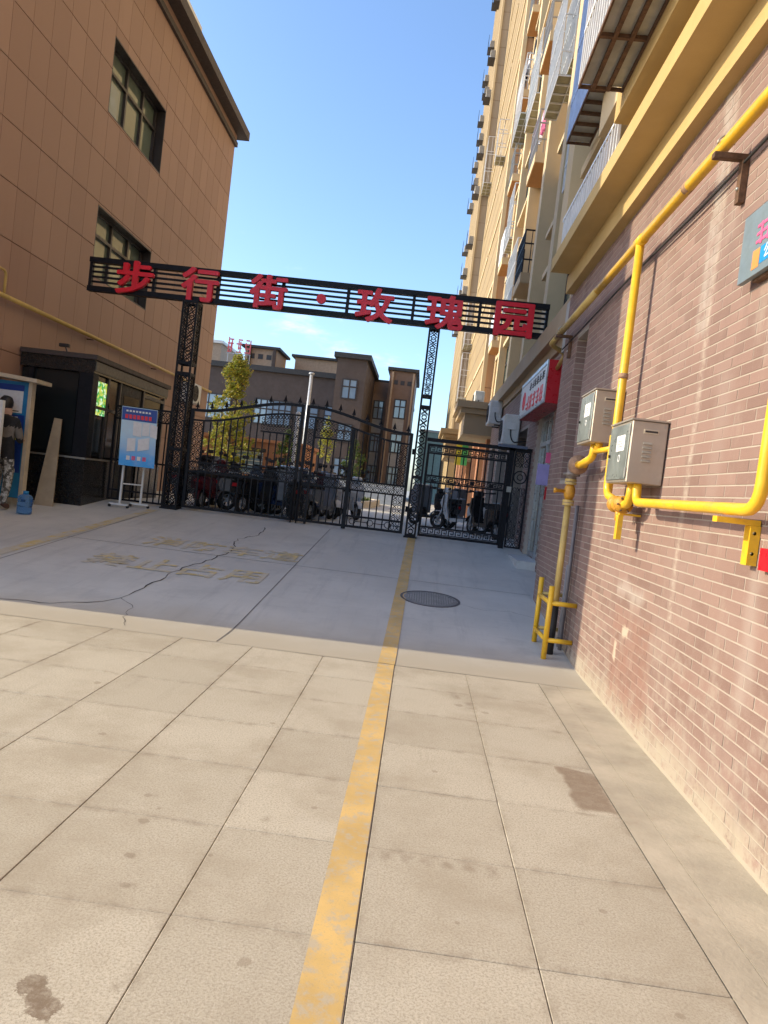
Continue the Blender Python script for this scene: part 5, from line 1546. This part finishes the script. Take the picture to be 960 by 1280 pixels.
# ================================================================== person by the notice board
def person():
    t = thing('person', 'person in black and grey jacket and camouflage trousers reading the notice board', 'person', (-6.44, 10.62, GZ(10.62)))
    J = {'pel':(0,0,.88),'sp1':(-.01,.02,1.05),'sp2':(-.02,.05,1.25),'nk':(-.05,.09,1.43),'hd1':(-.09,.14,1.52),'hd2':(-.12,.17,1.64),
         'rsh':(.16,.03,1.36),'rel':(.19,.10,1.12),'rwr':(.10,.28,1.08),'rha':(.07,.35,1.09),
         'lsh':(-.2,.09,1.36),'lel':(-.27,.14,1.1),'lwr':(-.2,.32,1.08),'lha':(-.18,.39,1.09),
         'rhp':(.10,0,.84),'rkn':(.11,.03,.47),'ran':(.10,-.03,.09),'rto':(.12,.11,.045),
         'lhp':(-.10,0,.84),'lkn':(-.1,.08,.47),'lan':(-.1,.05,.09),'lto':(-.11,.2,.045)}
    E = [('pel','sp1'),('sp1','sp2'),('sp2','nk'),('nk','hd1'),('hd1','hd2'),('sp2','rsh'),('rsh','rel'),('rel','rwr'),('rwr','rha'),
         ('sp2','lsh'),('lsh','lel'),('lel','lwr'),('lwr','lha'),('pel','rhp'),('rhp','rkn'),('rkn','ran'),('ran','rto'),('pel','lhp'),('lhp','lkn'),('lkn','lan'),('lan','lto')]
    rad = {'pel':(.16,.12),'sp1':(.16,.12),'sp2':(.17,.13),'nk':(.065,.065),'hd1':(.085,.09),'hd2':(.095,.105),'rsh':(.085,.085),'lsh':(.085,.085),'rel':(.06,.06),'lel':(.06,.06),
           'rwr':(.042,.042),'lwr':(.042,.042),'rha':(.03,.045),'lha':(.03,.045),'rhp':(.1,.1),'lhp':(.1,.1),'rkn':(.075,.075),'lkn':(.075,.075),'ran':(.05,.05),'lan':(.05,.05),'rto':(.04,.035),'lto':(.04,.035)}
    ks = list(J)
    me = bpy.data.meshes.new('sk'); me.from_pydata([J[k] for k in ks], [(ks.index(a), ks.index(b)) for a, b in E], [])
    o = bpy.data.objects.new('sk', me); col.objects.link(o)
    md = o.modifiers.new('s', 'SKIN'); sb2 = o.modifiers.new('u', 'SUBSURF'); sb2.levels = 2
    for i, k in enumerate(ks):
        me.skin_vertices[0].data[i].radius = rad[k]
        me.skin_vertices[0].data[i].use_root = (k == 'pel')
    bpy.context.view_layer.update()
    m2 = bpy.data.meshes.new_from_object(o.evaluated_get(bpy.context.evaluated_depsgraph_get()))
    bpy.data.objects.remove(o)
    for mt in (MAT['camo'], MAT['cloth'], MAT['cloth2'], MAT['skin'], MAT['shoe']): m2.materials.append(mt)
    for p in m2.polygons:
        c = p.center; z = c.z
        i = 4 if z < .11 else 0 if z < .80 else 1
        if 1.12 < z < 1.28 and abs(c.x) < .24 and c.y < .2: i = 2
        if z > 1.47: i = 3
        if c.y > .30 and z > 1.0 and z < 1.2: i = 3
        p.material_index = i; p.use_smooth = True
    link('body', m2, t)
    for s, hx in ((1, .07), (-1, -.18)):
        for k in range(4):
            MB().tube([(hx+(k-1.5)*.019, .37, 1.095), (hx+(k-1.5)*.021, .415, 1.10), (hx+(k-1.5)*.02, .45-abs(k-1.3)*.006, 1.085)], [.0095,.009,.007], 7).build('finger', MAT['skin'], t, True)
        MB().tube([(hx-s*.025,.34,1.09),(hx-s*.055,.375,1.085),(hx-s*.06,.405,1.08)], [.011,.01,.008], 7).build('thumb', MAT['skin'], t, True)
    hm = MB(); hm.lathe([(.02,.13),(.07,.115),(.10,.06),(.108,0),(.1,-.07),(.07,-.1)], 14, (0,0,0))
    h = hm.build('hair', MAT['hair'], t, True); h.location = (-.115, .155, 1.635); h.rotation_euler = (-.35, 0, 0)
    return t
person()

# ================================================================== beyond the gate
Z0 = .65
# planted bed with kerb
bed = thing('planter_bed', 'kerbed planting bed with dry soil in the sunlit yard', 'flower bed', (-4, 28, Z0))
def bd(n_, mb, mat, kind=None):
    o = mb.build(n_, mat, bed, kind=kind); o.matrix_parent_inverse = Matrix.Translation(bed.location).inverted(); return o
outl = [(-9,25.0),(-3.6,25.0),(-2.4,25.6),(-1.9,27),(-1.9,33),(-2.6,34.5),(-9,34.5)]
bd('soil', MB().prism(outl, Z0-.02, Z0+.16, 'z'), MAT['soil'])
for i in range(len(outl)):
    a, b = outl[i], outl[(i+1) % len(outl)]
    bd('kerb', MB().bar((a[0],a[1],Z0+.08), (b[0],b[1],Z0+.08), .2, .26), MAT['kerb'])
gr = MB(); rg = random.Random(2)
for i in range(3500):
    x, y = rg.uniform(-7.5,-2.2), rg.uniform(25.3,33)
    h = rg.uniform(.06,.2); a = rg.uniform(0,PI)
    dx, dy = math.cos(a)*.02, math.sin(a)*.02; lx, ly = rg.uniform(-.08,.08), rg.uniform(-.08,.08)
    gr.add([(x-dx,y-dy,Z0+.15),(x+dx,y+dy,Z0+.15),(x+lx,y+ly,Z0+.16+h)], [(0,1,2)])
gr.build('grass', MAT['leafg'], None, False, 'short grass growing over the planting bed', 'grass', None, 'stuff')
# low pale wall in the yard
lw = thing('low_wall', 'low pale grey blue wall behind the planting bed', 'wall', (-4, 36, Z0))
MB().box(-6,3.2,0,.25,-.05,.95).build('wall', M('pale_blue_render', (.44,.49,.54), .8), lw); MB().box(-6.05,3.25,-.04,.29,.951,1.02).build('coping', MAT['kerb'], lw)

def tree(name, loc, h, r0, crown, nleaf, size, mat, label, group=None, trunk_r=.08, seed=1, zmin=.2):
    rg = random.Random(seed)
    t = thing(name, label, 'tree', loc, 0, group)
    tk = MB(); pts = [(0,0,0)]
    for i in range(1, 7): pts.append((rg.uniform(-.06,.06)*i/3, rg.uniform(-.06,.06)*i/3, h*.93*i/6))
    tk.tube(pts, [trunk_r*(1-.14*i) for i in range(7)], 8)
    limbs = []
    for i in range(22):
        f = rg.uniform(zmin, .92); zb = h*f; a = rg.uniform(0, 2*PI)
        L = crown(f)*rg.uniform(.6,1.0)
        b = Vector(pts[min(6,int(f*6/.93))]); b.z = zb*.92
        e = b + Vector((math.cos(a)*L, math.sin(a)*L, L*rg.uniform(.5,1.1)))
        mid = (b+e)/2 + Vector((0,0,-.05))
        tk.tube([b, mid, e], [trunk_r*.35, trunk_r*.22, .006], 5); limbs.append((b, e))
    tk.build('trunk', MAT['bark'], t, True)
    lf = MB()
    clumps = []
    for i in range(int(nleaf/26)):
        f = rg.uniform(zmin, 1.0); L = crown(f)
        a = rg.uniform(0, 2*PI); rr = L*math.sqrt(rg.uniform(.05,1))*rg.uniform(.8,1.12)
        clumps.append(Vector((math.cos(a)*rr, math.sin(a)*rr, h*f + rg.uniform(-.1,.1))))
    for (b, e) in limbs:
        for k in range(2): clumps.append(b + (e-b)*rg.uniform(.5,1.05))
    per = max(6, int(nleaf/len(clumps)))
    for c in clumps:
        s = rg.uniform(.10,.26)*size*6
        for k in range(per):
            p = c + Vector((rg.gauss(0,s), rg.gauss(0,s), rg.gauss(0,s*.8)))
            n_ = Vector((rg.gauss(0,1), rg.gauss(0,1), rg.gauss(0,1))).normalized()
            u = n_.orthogonal().normalized(); w = n_.cross(u); l = size*rg.uniform(.7,1.3)
            lf.add([p-u*l, p-w*l*.45, p+u*l, p+w*l*.45], [(0,1,2,3)])
    lf.build('crown', mat, t)
    return t
tree('poplar_tree', (-7.25, 26.2, Z0), 5.0, .9, lambda f: (.15+.72*math.sin(min(1,max(0,(1.02-f)/.85))*PI*.66))*(1+.35*math.sin(f*23)), 11000, .05, MAT['leafy'], 'slender tree with yellowing leaves against the dark brown building', None, .09, 4, .15)
tree('shrub_tree', (-5.0, 25.8, Z0+.15), 2.3, .5, lambda f: .5*math.sin(PI*min(1,max(.05,f))), 2600, .045, MAT['leafg'], 'small dense green tree in the planting bed', None, .04, 9, .2)
tree('shrub_tree', (-3.0, 30.5, Z0+.15), 2.5, .5, lambda f: .55*math.sin(PI*min(1,max(.08,f))), 1800, .05, MAT['leafg'], 'sparse green sapling near the kerb end of the bed', None, .03, 12, .3)
tree('poplar_tree', (-5.35, 38.0, Z0), 4.1, .6, lambda f: .45*math.sin(PI*min(1,max(.08,f))), 1300, .06, MAT['leafy'], 'small yellow topped tree behind the gate meeting stiles', None, .05, 15, .45)

# lamp pole in front of the dark building
pole = thing('street_lamp', 'tall silver lamp pole standing before the dark brown building', 'lamp post', (-8.05, 47, Z0))
MB().tube([(0,0,0),(0,0,7.7)], [.13,.11], 12).build('pole', MAT['silver'], pole, True); MB().lathe([(.18,0),(.2,.06),(.14,.12)], 12, (0,0,7.7)).build('lamp_cap', MAT['silver'], pole, True)
p2_ = thing('street_lamp', 'slim white pole seen through the meeting gate stiles', 'lamp post', (-3.95, 21.5, Z0))
MB().tube([(0,0,0),(0,0,2.7)], [.06,.055], 12).build('pole', MAT['white'], p2_, True); MB().lathe([(.07,0),(.075,.05),(.03,.09)], 12, (0,0,2.7)).build('lamp_cap', MAT['white'], p2_, True)

# terracotta annex
an = thing('terracotta_annex', 'low terracotta coloured annex with a louvred window behind the scooters', 'building', (-7, 24, Z0))
MB().box(-4.5,2.3,3.3,7,-.1,2.0).build('wall', MAT['terracotta'], an); MB().box(-4.6,2.4,3.2,7.1,2.001,2.12).build('coping', MAT['terracotta'], an)
w_ = MB().box(-.6,.8,3.27,3.3,.75,1.6).build('window', MAT['skyglass'], an)
f = MB()
for i in range(6): f.box(-.6,.8,3.245,3.269,.75+.16*i,.78+.16*i)
f.build('louvre_bars', MAT['white'], w_); MB().box(-.68,.88,3.2,3.299,1.62,1.75).build('lintel', MAT['bldgroof'], an)

# brown courtyard building
BYd = 55
cb = thing('courtyard_building', 'dark brown tiled building with sky-tinted windows and black roof trims across the yard', 'building', (-8, BYd, Z0))
def cbp(n_, mb, mat, parent=None):
    o = mb.build(n_, mat, parent or cb)
    o.matrix_parent_inverse = Matrix.Translation(cb.location).inverted() if parent is None else Matrix(); return o
def cwin(x0, x1, z0, z1, y, nx, nz, mat=None):
    w = cbp('window', MB().box(x0, x1, y-.03, y-.004, z0, z1), MAT['skyglass'])
    f = MB()
    for i in range(nx+1):
        x = x0+(x1-x0)*i/nx; f.box(x-.05, x+.05, y-.06, y-.031, z0, z1)
    for q in ([0, .62, 1] if nz == 2 else [0, 1]):
        z = z0+(z1-z0)*q; f.box(x0-.05, x1+.05, y-.062, y-.0305, z-.05, z+.05)
    f.build('frame', MAT['frame'], w); return w
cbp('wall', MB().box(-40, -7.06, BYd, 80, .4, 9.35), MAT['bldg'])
cbp('roof_trim', MB().box(-40.2, -7.06, BYd-.3, 80, 9.351, 9.75), MAT['bldgroof'])
for (a, b, n_) in ((-13.6,-10.7,6), (-10.3,-8.6,2), (-8.1,-7.5,1), (-19,-15.5,6)): cwin(a, b, 5.3, 7.2, BYd, n_, 2)
for (a, b) in ((-13.4,-11), (-10.4,-8.4)): cwin(a, b, 2.0, 3.6, BYd, 2, 2)
# projecting stair tower
cbp('stair_tower', MB().box(-7.05, -4.9, 51.5, 60, .4, 10.45), MAT['bldg'])
cbp('stair_tower_roof', MB().box(-7.3, -4.6, 51.2, 60.3, 10.451, 10.80), MAT['bldgroof'])
cwin(-6.5, -5.45, 7.55, 8.95, 51.5, 2, 2); cwin(-6.5, -5.45, 4.4, 5.7, 51.5, 2, 2); cwin(-6.5, -5.45, 1.8, 3.2, 51.5, 2, 2)
# right wing
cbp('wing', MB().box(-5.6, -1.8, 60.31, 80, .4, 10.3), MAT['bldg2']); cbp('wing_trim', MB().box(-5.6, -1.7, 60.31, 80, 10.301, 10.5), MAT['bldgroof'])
cbp('wing_tower', MB().box(-3.55, -1.45, 58.0, 66, .4, 11.0), MAT['bldg2']); cbp('wing_tower_roof', MB().box(-3.75, -1.2, 57.75, 66.2, 11.001, 11.25), MAT['bldgroof'])
for x in (-3.0, -2.45, -1.9): cbp('vent_opening', MB().box(x-.16, x+.16, 57.97, 57.999, 9.9, 10.25), MAT['frame'])
for x in (-3.3, -1.6): cbp('fin', MB().box(x-.07, x+.07, 57.8, 57.999, .4, 10.9), MAT['bldgtan'])
for z in (7.2, 4.4, 1.7): cwin(-2.9, -2.0, z, z+1.5, 58.0, 2, 2); cbp('spandrel', MB().box(-2.9, -2.0, 57.98, 57.998, z-1.2, z-.06), MAT['spandrel'])
for z in (7.2, 4.4, 1.7): cwin(-4.75, -3.95, z, z+1.5, 60.31, 2, 2); cbp('spandrel', MB().box(-4.75, -3.95, 60.285, 60.308, z-1.2, z-.06), MAT['spandrel'])
# roof structures
cbp('roof_house', MB().box(-15.6, -13.0, 58, 62, 9.76, 11.6), MAT['bldgtan']); cbp('roof_house_cap', MB().box(-15.9, -12.7, 57.7, 62.3, 11.601, 11.8), MAT['bldgroof'])
for x in (-15.0, -14.3, -13.6): cbp('vent_opening', MB().box(x-.2, x+.2, 57.97, 57.998, 10.75, 11.15), MAT['frame'])
for x in (-15.2, -13.15): cbp('pier', MB().box(x-.12, x+.12, 57.75, 57.96, 9.76, 11.6), MAT['bldg'])
cbp('roof_house', MB().box(-12.2, -8.5, 62, 66, 9.76, 11.9), MAT['bldgtan']); cbp('roof_house_cap', MB().box(-12.5, -8.2, 61.7, 66.3, 11.901, 12.1), MAT['bldgroof'])
# pink rooftop lettering far behind
rs = thing('rooftop_sign', 'red rooftop letter sign on struts behind the yellowing tree', 'sign', (-15.9, 57, 9.8))
rgx = random.Random(8); q = MB()
for i in range(3):
    for s in range(4): a_ = rgx.uniform(0,.18); q.box(-.95+.7*i+a_, -.42+.7*i-rgx.uniform(0,.18), 0, .08, 1.1+.33*s, 1.2+.33*s)
    for s in range(3): a_ = rgx.uniform(.03,.5); q.box(-.95+.7*i+a_, -.87+.7*i+a_, -.01-.002*s, .07-.002*s, 1.0+rgx.uniform(0,.5), 2.3-rgx.uniform(0,.5))
q.build('letters', M('pink_red_letter', (.62,.12,.14), .5), rs); MB().box(-.9,-.85,.1,.15,0,2.2).box(.9,.95,.1,.15,0,2.2).box(-1,1,.1,.14,1.0,1.05).build('struts', MAT['silver'], rs)
# pale distant block at the left
db = thing('distant_block', 'pale distant block beside the brown stone corner', 'building', (-26, 75, Z0))
MB().box(-5,3.2,0,8,-.2,14).build('wall', MAT['bldgtan'], db); MB().box(-5.2,3.4,-.2,8.2,14.001,14.3).build('roof_trim', MAT['white'], db)
for i in range(3): MB().box(-3+2*i,-2+2*i,-.03,-.002,10,11.5).build('window', MAT['skyglass'], db)
# teal hoarding and yellow-green banner past the canopy
tb = thing('teal_building', 'distant teal hoarding wall at the end of the alley', 'building', (-.6, 66, Z0))
MB().box(0,2.6,0,3,-.1,6.4).build('wall', M('teal_render', (.45,.62,.57), .7), tb); MB().box(-.1,2.7,-.1,3.1,6.401,6.6).build('coping', MAT['white'], tb)
bn = thing('hanging_banner', 'yellow and green banner hanging under the stepped canopy', 'banner', (1.28, 25.0, 2.55))
MB().box(-.2,.0,0,.02,0,.75).build('cloth', M('yellow_banner', (.7,.55,.03), .7), bn); MB().box(.001,.22,0,.02,0,.75).build('cloth', M('green_banner', (.1,.45,.12), .7), bn); MB().box(-.25,.3,-.02,.03,.751,.79).build('rod', MAT['silver'], bn)
# the street side behind and left of the camera stays open so that the low sun reaches the paving
bpy.context.view_layer.update()
